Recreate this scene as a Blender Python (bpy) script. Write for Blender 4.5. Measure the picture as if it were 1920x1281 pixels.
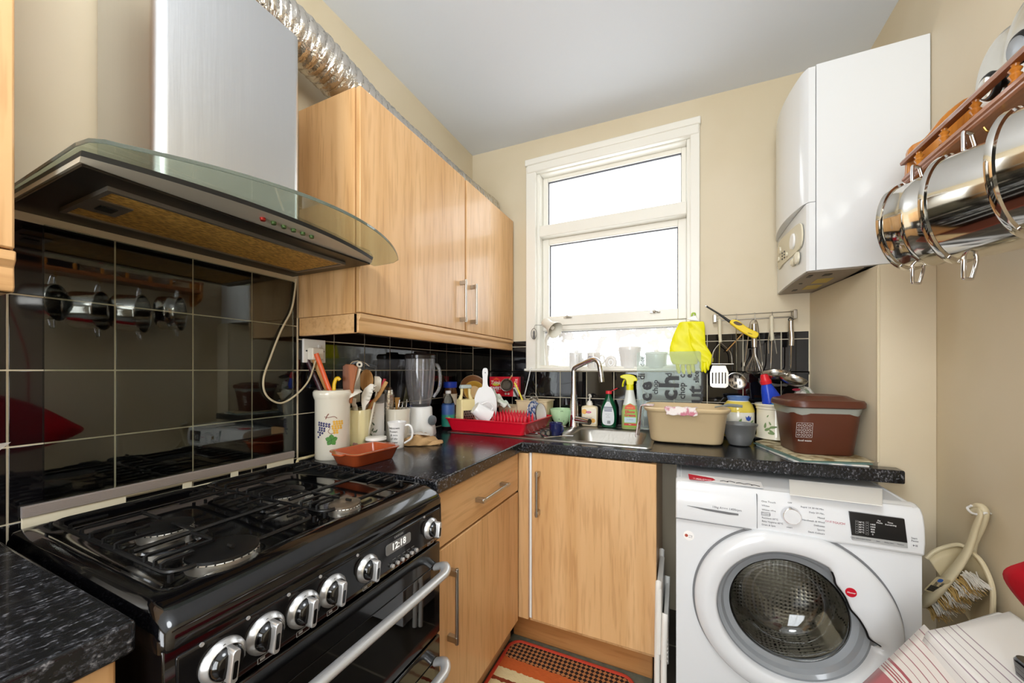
import bpy, bmesh, math, random
from math import pi, sin, cos, radians, sqrt, atan2
from mathutils import Vector, Matrix
random.seed(7)
for o in list(bpy.data.objects): bpy.data.objects.remove(o)
S = bpy.context.scene
COL = S.collection

# ---------------------------------------------------------------- camera
cam = bpy.data.cameras.new('camera'); cam.sensor_width = 36; cam.lens = 690/1920*36
cam.shift_y = 54/1920; cam.clip_start = 0.02
co = bpy.data.objects.new('camera', cam); COL.objects.link(co)
co.location = (0, 0, 1.218); co.rotation_euler = (pi/2, 0, math.asin(.4155))
S.camera = co
# ---------------------------------------------------------------- exposure, world, lights
S.view_settings.view_transform = 'Standard'; S.view_settings.look = 'None'
S.view_settings.gamma = 1; S.view_settings.use_curve_mapping = False
S.view_settings.exposure = 0.0
w = bpy.data.worlds.new('overcast_sky'); S.world = w; w.use_nodes = True
w.node_tree.nodes['Background'].inputs[0].default_value = (0.93, 0.97, 1.0, 1)
w.node_tree.nodes['Background'].inputs[1].default_value = 4.2

def area(name, loc, rot, sx, sy, power, color=(1, 1, 1), spread=None):
    l = bpy.data.lights.new(name, 'AREA'); l.shape = 'RECTANGLE'; l.size = sx; l.size_y = sy
    l.energy = power; l.color = color
    if spread: l.spread = spread
    o = bpy.data.objects.new(name, l); COL.objects.link(o); o.location = loc; o.rotation_euler = rot
    return o
# added fill light above the camera, with no ceiling fitting behind it
l = bpy.data.lights.new('added_overhead_fill', 'POINT'); l.energy = 33; l.shadow_soft_size = .25; l.color = (.93, .97, 1)
lo_ = bpy.data.objects.new('added_overhead_fill', l); COL.objects.link(lo_); lo_.location = (-.12, -.06, 2.22)
# added area fill just inside the made-up opening at the room's other end
area('added_rear_fill', (-.25, -1.93, 1.35), (pi/2, 0, 0), 1.05, 1.8, 40, (.92, .96, 1))

# ---------------------------------------------------------------- colour and materials
def L(c):
    if isinstance(c, str):
        c = tuple(int(c[i:i+2], 16)/255 for i in (0, 2, 4))
    return tuple((x/12.92 if x <= .04045 else ((x+.055)/1.055)**2.4) for x in c) + (1,)
MATS = {}
def mat(name, col, rough=.5, metal=0, spec=None, coat=0, trans=0, ior=1.45, emit=None, alpha=1, bump=0, bscale=50, col2=None,
        cscale=8, stretch=(1, 1, 1), lo=.4, hi=.6, detail=3, sheen=0, thin=False, kind='noise'):
    if name in MATS: return MATS[name]
    m = bpy.data.materials.new(name); m.use_nodes = True; MATS[name] = m
    nt = m.node_tree; N = nt.nodes; p = N['Principled BSDF']
    p.inputs['Base Color'].default_value = L(col); p.inputs['Roughness'].default_value = rough
    p.inputs['Metallic'].default_value = metal; p.inputs['IOR'].default_value = ior
    p.inputs['Transmission Weight'].default_value = trans; p.inputs['Coat Weight'].default_value = coat
    p.inputs['Alpha'].default_value = alpha
    if spec is not None: p.inputs['Specular IOR Level'].default_value = spec
    if sheen: p.inputs['Sheen Weight'].default_value = sheen
    if emit: p.inputs['Emission Color'].default_value = L(emit[0]); p.inputs['Emission Strength'].default_value = emit[1]
    if col2 or bump:
        tc = N.new('ShaderNodeTexCoord'); mp = N.new('ShaderNodeMapping'); mp.inputs['Scale'].default_value = stretch
        nt.links.new(tc.outputs['Object'], mp.inputs['Vector'])
    if col2:
        if kind == 'noise':
            n = N.new('ShaderNodeTexNoise'); n.inputs['Detail'].default_value = detail; out = n.outputs['Fac']
        else:
            n = N.new('ShaderNodeTexVoronoi'); out = n.outputs['Distance']
        n.inputs['Scale'].default_value = cscale
        nt.links.new(mp.outputs['Vector'], n.inputs['Vector'])
        r = N.new('ShaderNodeValToRGB'); r.color_ramp.elements[0].position = lo; r.color_ramp.elements[1].position = hi
        r.color_ramp.elements[0].color = L(col); r.color_ramp.elements[1].color = L(col2)
        nt.links.new(out, r.inputs['Fac']); nt.links.new(r.outputs['Color'], p.inputs['Base Color'])
    if bump:
        n = N.new('ShaderNodeTexNoise'); n.inputs['Scale'].default_value = bscale; n.inputs['Detail'].default_value = 3
        nt.links.new(mp.outputs['Vector'], n.inputs['Vector'])
        b = N.new('ShaderNodeBump'); b.inputs['Strength'].default_value = bump; b.inputs['Distance'].default_value = .004
        nt.links.new(n.outputs['Fac'], b.inputs['Height']); nt.links.new(b.outputs['Normal'], p.inputs['Normal'])
    return m

def wood(name, c1, c2, c3, rough=.35, axis='z', scale=9.0, coat=.15):
    if name in MATS: return MATS[name]
    m = mat(name, c1, rough, coat=coat); nt = m.node_tree; N = nt.nodes; p = N['Principled BSDF']
    tc = N.new('ShaderNodeTexCoord'); mp = N.new('ShaderNodeMapping')
    mp.inputs['Scale'].default_value = {'z': (1, 1, .07), 'y': (1, .07, 1), 'x': (.07, 1, 1)}[axis]
    nt.links.new(tc.outputs['Object'], mp.inputs['Vector'])
    n = N.new('ShaderNodeTexNoise'); n.inputs['Scale'].default_value = scale; n.inputs['Detail'].default_value = 6; n.inputs['Distortion'].default_value = .8
    n2 = N.new('ShaderNodeTexNoise'); n2.inputs['Scale'].default_value = scale*9; n2.inputs['Detail'].default_value = 2
    nt.links.new(mp.outputs['Vector'], n.inputs['Vector']); nt.links.new(mp.outputs['Vector'], n2.inputs['Vector'])
    r = N.new('ShaderNodeValToRGB'); r.color_ramp.elements[0].position = .33; r.color_ramp.elements[1].position = .66
    r.color_ramp.elements[0].color = L(c3); r.color_ramp.elements[1].color = L(c1)
    e = r.color_ramp.elements.new(.5); e.color = L(c2)
    mx = N.new('ShaderNodeMix'); mx.data_type = 'RGBA'; mx.blend_type = 'MULTIPLY'; mx.inputs[0].default_value = .35
    r2 = N.new('ShaderNodeValToRGB'); r2.color_ramp.elements[0].position = .35; r2.color_ramp.elements[0].color = (.62, .5, .38, 1)
    r2.color_ramp.elements[1].position = .5; r2.color_ramp.elements[1].color = (1, 1, 1, 1)
    nt.links.new(n.outputs['Fac'], r.inputs['Fac']); nt.links.new(n2.outputs['Fac'], r2.inputs['Fac'])
    nt.links.new(r.outputs['Color'], mx.inputs[6]); nt.links.new(r2.outputs['Color'], mx.inputs[7])
    nt.links.new(mx.outputs[2], p.inputs['Base Color'])
    return m

def plastic(c, rough=.35): return mat('plastic_'+c+str(int(rough*100)), c, rough)
def ceramic(c): return mat('ceramic_'+c, c, .12, coat=.3)
BLACKINK = mat('black_ink', '1a1a1c', .5); GREYINK = mat('grey_ink', '6c6c70', .5)

# ---------------------------------------------------------------- mesh builder
class M:
    def __init__(s): s.v = []; s.f = []; s.mi = []; s.m = 0
    def add(s, vs, fs):
        b = len(s.v); s.v += [Vector(v) for v in vs]
        for f in fs: s.f.append([b+i for i in f]); s.mi.append(s.m)
        return s
    def xf(s, mtx, start=0):
        for i in range(start, len(s.v)): s.v[i] = mtx @ s.v[i]
        return s
    def box(s, x0, x1, y0, y1, z0, z1):
        s.add([(x0, y0, z0), (x1, y0, z0), (x1, y1, z0), (x0, y1, z0), (x0, y0, z1), (x1, y0, z1), (x1, y1, z1), (x0, y1, z1)],
              [(0, 3, 2, 1), (4, 5, 6, 7), (0, 1, 5, 4), (1, 2, 6, 5), (2, 3, 7, 6), (3, 0, 4, 7)]); return s
    def loft(s, rings, closed=True, cap0=True, cap1=True):
        n = len(rings[0]); b = len(s.v); vs = [p for r in rings for p in r]; fs = []
        for i in range(len(rings)-1):
            for j in range(n if closed else n-1):
                k = (j+1) % n
                fs.append((i*n+j, i*n+k, (i+1)*n+k, (i+1)*n+j))
        if cap0: fs.append(tuple(range(n-1, -1, -1)))
        if cap1: fs.append(tuple(range((len(rings)-1)*n, len(rings)*n)))
        s.add(vs, fs); return s
    def lathe(s, prof, n=32, c=(0, 0, 0), cap0=True, cap1=True):
        rings = [[(c[0]+r*cos(2*pi*j/n), c[1]+r*sin(2*pi*j/n), c[2]+z) for j in range(n)] for r, z in prof]
        return s.loft(rings, True, cap0, cap1)
    def tube(s, pts, r, n=8, closed=False, flat=None, up=None):
        pts = [Vector(p) for p in pts]; m = len(pts); rings = []
        rr = r if isinstance(r, (list, tuple)) else [r]*m
        prev = None
        for i, p in enumerate(pts):
            a = pts[(i-1) % m] if (closed or i > 0) else p; b = pts[(i+1) % m] if (closed or i < m-1) else p
            t = (b-a).normalized() if (b-a).length > 1e-9 else Vector((0, 0, 1))
            if prev is None:
                ref = Vector(up) if up else (Vector((0, 0, 1)) if abs(t.z) < .9 else Vector((1, 0, 0)))
                u = t.cross(ref).normalized()
            else:
                u = (prev - t*prev.dot(t)); u = u.normalized() if u.length > 1e-6 else t.orthogonal().normalized()
            prev = u; q = t.cross(u).normalized(); k = rr[i]
            fl = flat if flat else 1
            rings.append([p+u*cos(2*pi*j/n)*k+q*sin(2*pi*j/n)*k*fl for j in range(n)])
        if closed:
            rings.append(rings[0]); s.loft(rings, True, False, False)
        else: s.loft(rings)
        return s
    def cyl(s, p0, p1, r0, r1=None, n=20):
        return s.tube([p0, p1], [r0, r0 if r1 is None else r1], n)
    def prism(s, poly, h0, h1, plane='xy'):
        def mk(a, b, h): return {'xy': (a, b, h), 'xz': (a, h, b), 'yz': (h, a, b)}[plane]
        return s.loft([[mk(a, b, h0) for a, b in poly], [mk(a, b, h1) for a, b in poly]])
    def grid(s, fn, nu, nv):
        b = len(s.v)
        vs = [fn(i/nu, j/nv) for i in range(nu+1) for j in range(nv+1)]
        fs = [(i*(nv+1)+j, (i+1)*(nv+1)+j, (i+1)*(nv+1)+j+1, i*(nv+1)+j+1) for i in range(nu) for j in range(nv)]
        s.add(vs, fs); return s
    def sphere(s, c, r, n=16, sc=(1, 1, 1)):
        prof = [(max(1e-4, r*sin(pi*i/(n//2))), -r*cos(pi*i/(n//2))) for i in range(n//2+1)]
        b = len(s.v); s.lathe(prof, n)
        for i in range(b, len(s.v)):
            q = s.v[i]; s.v[i] = Vector((c[0]+q.x*sc[0], c[1]+q.y*sc[1], c[2]+q.z*sc[2]))
        return s
def RR(w, d, r, z, n=5, cx=0, cy=0, tilt=0):      # rounded rectangle ring
    r = min(r, w/2-1e-4, d/2-1e-4); out = []
    for k, (sx, sy) in enumerate(((1, 1), (-1, 1), (-1, -1), (1, -1))):
        for i in range(n+1):
            a = pi/2*k + pi/2*i/n
            out.append((cx+sx*(w/2-r)+r*cos(a), cy+sy*(d/2-r)+r*sin(a), z+tilt))
    return out
def pix(poly, n=10):   # smooth closed outline through points (Catmull-Rom)
    out = []; m = len(poly)
    for i in range(m):
        p0, p1, p2, p3 = (Vector(poly[(i+k-1) % m]) for k in range(4))
        for j in range(n):
            t = j/n
            out.append(tuple(.5*((2*p1)+(p2-p0)*t+(2*p0-5*p1+4*p2-p3)*t*t+(3*p1-p0-3*p2+p3)*t**3)))
    return out
def crv(pts, n=8):     # smooth open path
    pts = [Vector(p) for p in pts]; e = [2*pts[0]-pts[1]]+pts+[2*pts[-1]-pts[-2]]; out = []
    for i in range(1, len(e)-2):
        p0, p1, p2, p3 = e[i-1:i+3]
        for j in range(n):
            t = j/n; out.append(.5*((2*p1)+(p2-p0)*t+(2*p0-5*p1+4*p2-p3)*t*t+(3*p1-p0-3*p2+p3)*t**3))
    out.append(pts[-1]); return out

def inv(parent):
    m = Matrix.Identity(4); ch = []
    while parent is not None: ch.append(parent); parent = parent.parent
    for q in reversed(ch): m = m @ (Matrix.Translation(q.location) @ q.rotation_euler.to_matrix().to_4x4())
    return m.inverted()
def props(o, label=None, cat=None, group=None, kind=None):
    if label: o['label'] = label
    if cat: o['category'] = cat
    if group: o['group'] = group
    if kind: o['kind'] = kind
    return o
def mk(name, g, m, parent=None, label=None, cat=None, group=None, kind=None, bev=0, seg=2, ang=38, sub=0, solid=0, W=True, smooth=True, org=None, fix=True):
    """link one mesh object; W: vertices are in world space"""
    me = bpy.data.meshes.new(name); vs = g.v
    o = bpy.data.objects.new(name, me)
    if parent is not None:
        if W: iv = inv(parent); vs = [iv @ v for v in vs]
    elif W:
        if org is None:
            xs = [v.x for v in vs]; ys = [v.y for v in vs]; zs = [v.z for v in vs]
            org = ((min(xs)+max(xs))/2, (min(ys)+max(ys))/2, min(zs))
        c = Vector(org); vs = [v-c for v in vs]; o.location = c
    me.from_pydata([tuple(v) for v in vs], [], g.f)
    if isinstance(m, (list, tuple)):
        for q in m: me.materials.append(q)
        for p, k in zip(me.polygons, g.mi): p.material_index = k
    else: me.materials.append(m)
    if fix:
        bm = bmesh.new(); bm.from_mesh(me); bmesh.ops.recalc_face_normals(bm, faces=bm.faces); bm.to_mesh(me); bm.free()
    if smooth:
        for p in me.polygons: p.use_smooth = True
        me.set_sharp_from_angle(angle=radians(ang))
    COL.objects.link(o)
    if parent is not None: o.parent = parent
    if solid:
        q = o.modifiers.new('thick', 'SOLIDIFY'); q.thickness = solid; q.offset = 0
    if sub:
        q = o.modifiers.new('smooth', 'SUBSURF'); q.levels = sub; q.render_levels = sub
    if bev:
        q = o.modifiers.new('bevel', 'BEVEL'); q.width = bev; q.segments = seg; q.limit_method = 'ANGLE'; q.angle_limit = radians(40)
        q.harden_normals = False
    return props(o, label, cat, group, kind)
def thing(name, label, cat, loc=(0, 0, 0), rz=0, group=None, rot=None):
    o = bpy.data.objects.new(name, None); COL.objects.link(o); o.location = loc
    o.rotation_euler = rot if rot else (0, 0, rz); o.empty_display_size = .05
    return props(o, label, cat, group)
def struct(name, g, m, **k): return mk(name, g, m, kind='structure', **k)
def bxo(name, b, m, parent=None, **k): return mk(name, M().box(*b), m, parent, **k)

FCACHE = {}
def textmesh(s, size, align='CENTER', ext=.0003, bold=0, spacing=1, shear=0):
    c = bpy.data.curves.new('t', 'FONT'); c.body = s; c.size = size; c.align_x = align; c.align_y = 'CENTER'
    c.extrude = ext; c.resolution_u = 2; c.offset = bold; c.space_character = spacing; c.shear = shear
    o = bpy.data.objects.new('t', c); COL.objects.link(o)
    dg = bpy.context.evaluated_depsgraph_get(); dg.update(); me = bpy.data.meshes.new_from_object(o.evaluated_get(dg))
    g = M(); g.add([tuple(v.co) for v in me.vertices], [tuple(p.vertices) for p in me.polygons])
    bpy.data.objects.remove(o); bpy.data.curves.remove(c); bpy.data.meshes.remove(me)
    return g
def frame(o, x, y):    # matrix with origin o, x axis, y axis
    x = Vector(x).normalized(); y = Vector(y); y = (y-x*y.dot(x)).normalized(); z = x.cross(y)
    m = Matrix((x, y, z)).transposed().to_4x4(); m.translation = Vector(o); return m
def text(s, size, m, parent, o, x=(1, 0, 0), y=(0, 0, 1), name='lettering', W=True, **k):
    g = textmesh(s, size, **k)
    if not g.v: return None
    g.xf(frame(o, x, y)); return mk(name, g, m, parent, W=W, smooth=False, fix=False)
def wrap(g, r, ang0, z0, c=(0, 0), rf=None):   # bend flat xy artwork round a vertical cylinder
    for i, v in enumerate(g.v):
        z = z0+v.y; R = (rf(z) if rf else r)+v.z+.0006; a = ang0+v.x/R
        g.v[i] = Vector((c[0]+R*cos(a), c[1]+R*sin(a), z))
    return g
def dup(root, loc, rot=None, label=None, group=None):
    r = root.copy(); COL.objects.link(r); r.location = loc
    if rot is not None: r.rotation_euler = rot
    if label: r['label'] = label
    if group: r['group'] = group
    for ch in list(root.children):
        c = ch.copy(); COL.objects.link(c); c.parent = r
        for gch in ch.children:
            d = gch.copy(); COL.objects.link(d); d.parent = c
    return r

# ================================================================ materials of the room
WALL = mat('beige_wall_paint', 'd9ccb2', .55, col2='d4c6a9', cscale=2.2, bump=.12, bscale=14)
CEIL = mat('white_ceiling_paint', 'e2e8f0', .75, bump=.5, bscale=7)
GLOSSW = mat('white_gloss_paint', 'efece2', .28, bump=.12, bscale=25)
GROUT = mat('cream_grout', 'd8cdb4', .8)
TILE = mat('black_glazed_tile', '0d0c0e', .045, coat=.25, bump=.015, bscale=6)
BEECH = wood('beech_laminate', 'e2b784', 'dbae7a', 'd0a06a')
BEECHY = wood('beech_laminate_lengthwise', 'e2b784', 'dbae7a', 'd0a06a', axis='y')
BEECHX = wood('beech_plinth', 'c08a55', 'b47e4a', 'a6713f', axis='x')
STEEL = mat('brushed_steel', 'd2d4d6', .36, 1, bump=.12, bscale=60, stretch=(1, 1, .05))
CHROME = mat('chrome', 'e4e4e6', .06, 1)
SATIN = mat('satin_nickel', 'b9b4ab', .28, 1)
INOX = mat('polished_stainless', 'd6d3cc', .1, 1)
BLACKE = mat('black_enamel', '08080a', .1, coat=.4)
BLACKM = mat('black_matt_metal', '0c0c0d', .38)
SILVER = mat('silver_plastic', 'c3c3c3', .32, .55)
WHITE = plastic('f1f1ef', .25)
DARKV = mat('dark_void_paint', '1b1a19', .8)
def speckle():
    m = mat('black_speckled_laminate', '16171a', .2, coat=.1); nt = m.node_tree; N = nt.nodes; p = N['Principled BSDF']
    tc = N.new('ShaderNodeTexCoord'); mp = N.new('ShaderNodeMapping'); mp.inputs['Rotation'].default_value = (0, 0, .5); mp.inputs['Scale'].default_value = (1.4, .7, 1)
    nt.links.new(tc.outputs['Object'], mp.inputs['Vector'])
    a = N.new('ShaderNodeTexNoise'); a.inputs['Scale'].default_value = 130; a.inputs['Detail'].default_value = 5; a.inputs['Roughness'].default_value = .7
    b = N.new('ShaderNodeTexNoise'); b.inputs['Scale'].default_value = 14; b.inputs['Detail'].default_value = 2
    for n in (a, b): nt.links.new(mp.outputs['Vector'], n.inputs['Vector'])
    mu = N.new('ShaderNodeMath'); mu.operation = 'MULTIPLY_ADD'; mu.inputs[1].default_value = .8; nt.links.new(a.outputs['Fac'], mu.inputs[0]); m3 = N.new('ShaderNodeMath'); m3.operation = 'MULTIPLY'; m3.inputs[1].default_value = .2; nt.links.new(b.outputs['Fac'], m3.inputs[0]); nt.links.new(m3.outputs[0], mu.inputs[2])
    r = N.new('ShaderNodeValToRGB'); r.color_ramp.elements[0].position = .50; r.color_ramp.elements[0].color = L('121316')
    r.color_ramp.elements[1].position = .68; r.color_ramp.elements[1].color = L('8e8f93'); e = r.color_ramp.elements.new(.58); e.color = L('3a3b40')
    nt.links.new(mu.outputs[0], r.inputs['Fac']); nt.links.new(r.outputs['Color'], p.inputs['Base Color']); return m
WORK = speckle()
def glassm(name, c, rough=0.0, ior=1.45, trans=1):
    return mat(name, c, rough, trans=trans, ior=ior)
PANE = glassm('window_glass', 'ffffff', 0, 1.02)

# ================================================================ room shell
XL, XR, YB, YN = -1.212, .72, 2.043, -2.0
g = M().box(XL-.15, XR+.2, YN-.15, 2.4, -.1, 0)
def floormat():
    m = mat('dark_brown_floor_tile', '35302b', .3); nt = m.node_tree; N = nt.nodes; p = N['Principled BSDF']
    tc = N.new('ShaderNodeTexCoord'); b = N.new('ShaderNodeTexBrick'); b.offset = 0
    b.inputs['Scale'].default_value = 1; b.inputs['Brick Width'].default_value = .33; b.inputs['Row Height'].default_value = .33; b.inputs['Mortar Size'].default_value = .004
    b.inputs['Color1'].default_value = L('4a453c'); b.inputs['Color2'].default_value = L('403b35'); b.inputs['Mortar'].default_value = L('8f8878')
    nt.links.new(tc.outputs['Object'], b.inputs['Vector']); nt.links.new(b.outputs['Color'], p.inputs['Base Color']); return m
struct('floor', g, floormat(), smooth=False)
g = M().add([(-1.3, -2.1, 2.59), (1, -2.1, 2.6), (1, 2.1, 2.535), (-1.3, 2.1, 2.605), (-1.3, -2.1, 2.75), (1, -2.1, 2.75), (1, 2.1, 2.75), (-1.3, 2.1, 2.75)],
    [(0, 3, 2, 1), (4, 5, 6, 7), (0, 1, 5, 4), (1, 2, 6, 5), (2, 3, 7, 6), (3, 0, 4, 7)])
g = M(); g.grid(lambda a, b: (-1.3+2.3*a, -2.1+4.2*b, 2.597+.006*(1-b)-.052*a*b*b), 12, 16)
n = len(g.v); g.box(-1.3, 1, -2.1, 2.1, 2.62, 2.75)
struct('ceiling', g, CEIL, fix=False)
struct('wall_left', M().box(XL-.15, XL, YN, YB+.05, 0, 2.66), WALL, smooth=False)
struct('wall_right', M().box(XR, XR+.15, YN, YB+.2, 0, 2.66), WALL, smooth=False)
# near end wall, out of view, with an opening added to let light in
g = M(); g.box(XL, -.82, YN-.15, YN, 0, 2.66); g.box(.32, XR, YN-.15, YN, 0, 2.66); g.box(-.82, .32, YN-.15, YN, 2.32, 2.66); g.box(-.82, .32, YN-.15, YN, 0, .38)
struct('wall_near', g, WALL, smooth=False)
WX0, WX1, WZ0, WZ1 = -.79, .045, 1.226, 2.42
g = M(); g.box(XL, WX0, YB, YB+.22, 0, 2.66); g.box(WX1, XR+.1, YB, YB+.22, 0, 2.66); g.box(WX0, WX1, YB, YB+.22, 0, WZ0-.01); g.box(WX0, WX1, YB, YB+.22, WZ1, 2.66)
struct('wall_back', g, WALL, smooth=False)
# boxed-in pipe casing in the corner: its side face leans a little
g = M().add([(.525, 2.05, 0), (.583, 1.576, 0), (.72, 1.576, 0), (.72, 2.05, 0), (.525, 2.05, 1.56), (.583, 1.576, 1.56), (.72, 1.576, 1.56), (.72, 2.05, 1.56)],
    [(0, 3, 2, 1), (4, 5, 6, 7), (0, 1, 5, 4), (1, 2, 6, 5), (2, 3, 7, 6), (3, 0, 4, 7)])
struct('wall_corner_casing', g, WALL, bev=.002)
g = M().add([(.580, 1.573, .92), (.586, 1.573, .92), (.587, 1.573, 1.55), (.580, 1.573, 1.55), (.580, 1.580, .92), (.586, 1.580, .92), (.587, 1.58, 1.55), (.58, 1.58, 1.55)],
    [(0, 3, 2, 1), (4, 5, 6, 7), (0, 1, 5, 4), (1, 2, 6, 5), (2, 3, 7, 6), (3, 0, 4, 7)])
struct('trim_1', g, plastic('d8cbac', .6), bev=.001)

def tiles(name, pl, c, nrm, us, vs, skip=None):
    g = M(); gap = .0016; t = .004
    for i in range(len(us)-1):
        for j in range(len(vs)-1):
            if skip and skip((us[i]+us[i+1])/2, (vs[j]+vs[j+1])/2): continue
            if us[i+1]-us[i] < .006: continue
            u0, u1, v0, v1 = us[i]+gap, us[i+1]-gap, vs[j]+gap, vs[j+1]-gap
            if pl == 'x': g.box(min(c, c+nrm*t), max(c, c+nrm*t), u0, u1, v0, v1)
            else: g.box(u0, u1, min(c, c+nrm*t), max(c, c+nrm*t), v0, v1)
    return struct(name, g, TILE, bev=.0009, seg=2)
ys1 = [-.665, -.513, -.361, -.209, -.057, .095, .247, .399, .551, .703, .852]
zs1 = [.76, .913, 1.0655, 1.218, 1.3705, 1.5225]
tiles('wall_left_tiles_cooker', 'x', XL, 1, ys1, zs1)
ys2 = [.852+.1497*i for i in range(8)]+[2.04]
tiles('wall_left_tiles_corner', 'x', XL, 1, ys2, [.912, 1.0655, 1.218, 1.326, 1.40])
xs = [XL+.006, -1.08, -.93, -.776, -.627, -.475, -.326, -.176, -.028, .121, .271, .42, .522]
tiles('wall_back_tiles', 'y', YB, -1, xs, [.911, 1.062, 1.211], None)
xs2 = [XL+.006, -1.08, -.93, -.838]
tiles('wall_back_tiles_left', 'y', YB, -1, xs2, [1.211, 1.3595, 1.394])
tiles('wall_back_tiles_right', 'y', YB, -1, [.09, .121, .271, .42, .522], [1.211, 1.3595, 1.394])
g = M(); g.box(XL, XL+.0022, -.665, .852, .76, 1.526); g.box(XL, XL+.0022, .852, YB, .90, 1.40)
g.box(XL, .524, YB-.0022, YB, .90, 1.214); g.box(XL, -.836, YB-.0022, YB, 1.2, 1.397); g.box(.088, .524, YB-.0022, YB, 1.2, 1.397)
g.box(XL, XL+.005, .849, .855, .9, 1.40)
struct('wall_tile_grout', g, GROUT, smooth=False)
# sealant line at the back of the worktop
g = M(); g.box(-.2, .52, 2.030, YB-.002, .91, .918); struct('trim_2', g, plastic('e9e4d6', .5), bev=.002)

# ================================================================ window
win = thing('window_1', None, None, (-.37, 2.08, 1.226)); win['kind'] = 'structure'
def frame_rect(g, x0, x1, z0, z1, wl, wr, wb, wt, y0, y1):
    g.box(x0, x0+wl, y0, y1, z0, z1); g.box(x1-wr, x1, y0, y1, z0, z1)
    g.box(x0+wl, x1-wr, y0, y1, z0, z0+wb); g.box(x0+wl, x1-wr, y0, y1, z1-wt, z1)
g = M(); g.box(-.832, -.772, 2.019, 2.05, 1.226, 2.425); g.box(.045, .088, 2.019, 2.05, 1.226, 2.425)
mk('casing', g, GLOSSW, win, bev=.004)
g = M(); g.box(-.837, .092, 2.012, 2.05, 2.425, 2.462); g.box(-.825, .085, 2.016, 2.05, 2.38, 2.428)
mk('head_casing', g, GLOSSW, win, bev=.005)
g = M(); g.box(-.84, .094, 2.008, 2.20, 1.214, 1.228); mk('sill', g, GLOSSW, win, bev=.004)
g = M(); frame_rect(g, -.79, .05, 1.226, 2.42, .035, .02, .012, .045, 2.05, 2.2)
g.box(-.756, .03, 2.045, 2.2, 2.005, 2.07); g.box(-.756, .03, 2.11, 2.2, 1.455, 1.485)
mk('frame', g, GLOSSW, win, bev=.004)
g = M(); frame_rect(g, -.755, .030, 2.07, 2.376, .03, .024, .012, .022, 2.105, 2.15); mk('top_sash', g, GLOSSW, win, bev=.003)
g = M(); frame_rect(g, -.755, .030, 1.485, 2.005, .04, .04, .055, .035, 2.10, 2.15); mk('lower_sash', g, GLOSSW, win, bev=.003)
g = M(); frame_rect(g, -.755, .030, 1.238, 1.455, .02, .02, .01, .01, 2.12, 2.15); mk('bottom_light', g, GLOSSW, win, bev=.003)
SEAL = mat('dark_rubber_seal', '3a3a44', .6)
g = M(); frame_rect(g, -.726, .007, 2.081, 2.356, .004, .004, .003, .005, 2.118, 2.13); frame_rect(g, -.716, -.009, 1.539, 1.972, .004, .005, .003, .005, 2.118, 2.13)
mk('glazing_seal', g, SEAL, win)
for b in ((-.73, .01, 2.132, 2.136, 2.078, 2.36), (-.72, -.005, 2.132, 2.136, 1.535, 1.975), (-.74, .015, 2.132, 2.136, 1.245, 1.448)):
    bxo('pane', b, PANE, win, smooth=False)
for x in (-.60, -.125):
    g = M(); g.box(x-.022, x+.022, 2.09, 2.101, 1.523, 1.533); g.sphere((x, 2.088, 1.531), .009, 12, (1, .7, 1)); g.tube([(x, 2.086, 1.531), (x+.03, 2.082, 1.526)], .004, 8)
    mk('window_catch', g, SATIN, win, bev=.001)
# net curtain with dotted hem on a wire
def netmat():
    m = mat('white_net_lace', 'ffffff', .8); nt = m.node_tree; N = nt.nodes; p = N['Principled BSDF']
    tc = N.new('ShaderNodeTexCoord'); ch = N.new('ShaderNodeTexVoronoi'); ch.inputs['Scale'].default_value = 170; ch.inputs['Randomness'].default_value = 0.1
    n = N.new('ShaderNodeTexNoise'); n.inputs['Scale'].default_value = 14
    nt.links.new(tc.outputs['Object'], ch.inputs['Vector']); nt.links.new(tc.outputs['Object'], n.inputs['Vector'])
    a = N.new('ShaderNodeMath'); a.operation = 'GREATER_THAN'; a.inputs[1].default_value = .34; nt.links.new(ch.outputs['Distance'], a.inputs[0])
    b = N.new('ShaderNodeMath'); b.operation = 'GREATER_THAN'; b.inputs[1].default_value = .56; nt.links.new(n.outputs['Fac'], b.inputs[0])
    c = N.new('ShaderNodeMath'); c.operation = 'MAXIMUM'; nt.links.new(a.outputs[0], c.inputs[0]); nt.links.new(b.outputs[0], c.inputs[1])
    nt.links.new(c.outputs[0], p.inputs['Alpha']); p.inputs['Transmission Weight'].default_value = .0
    p.inputs['Subsurface Weight'].default_value = 0
    return m
net = thing('net_curtain', 'white net half curtain with a dotted hem across the bottom of the window', 'curtain', (-.36, 2.112, 1.24))
g = M().grid(lambda a, b: (-.745+.765*a, 2.112+.0012*sin(a*70), 1.245+.2*b), 160, 4); mk('lace_panel', g, netmat(), net, fix=False)
g = M()
for i in range(96): g.box(-.742+.008*i, -.737+.008*i, 2.106, 2.108, 1.443, 1.448)
mk('dotted_hem', g, mat('dark_thread', '55555c', .8), net, smooth=False)
mk('curtain_wire', M().tube([(-.752, 2.112, 1.449), (.026, 2.112, 1.449)], .0022, 8), WHITE, net)
# garden beyond the glass: pale foliage just outside, blown out by the daylight
# unseen glazed door added at the near end so sky light enters
dr = thing('added_door_1', None, None, (-.25, -2.05, 0)); dr['kind'] = 'structure'
g = M(); frame_rect(g, -.82, .32, .38, 2.32, .07, .07, .07, .07, -2.1, -2.02); g.box(-.28, -.22, -2.1, -2.02, .45, 2.25); mk('door_frame', g, GLOSSW, dr, bev=.004)
bxo('pane', (-.75, .25, -2.07, -2.066, .45, 2.25), PANE, dr, smooth=False)

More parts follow.
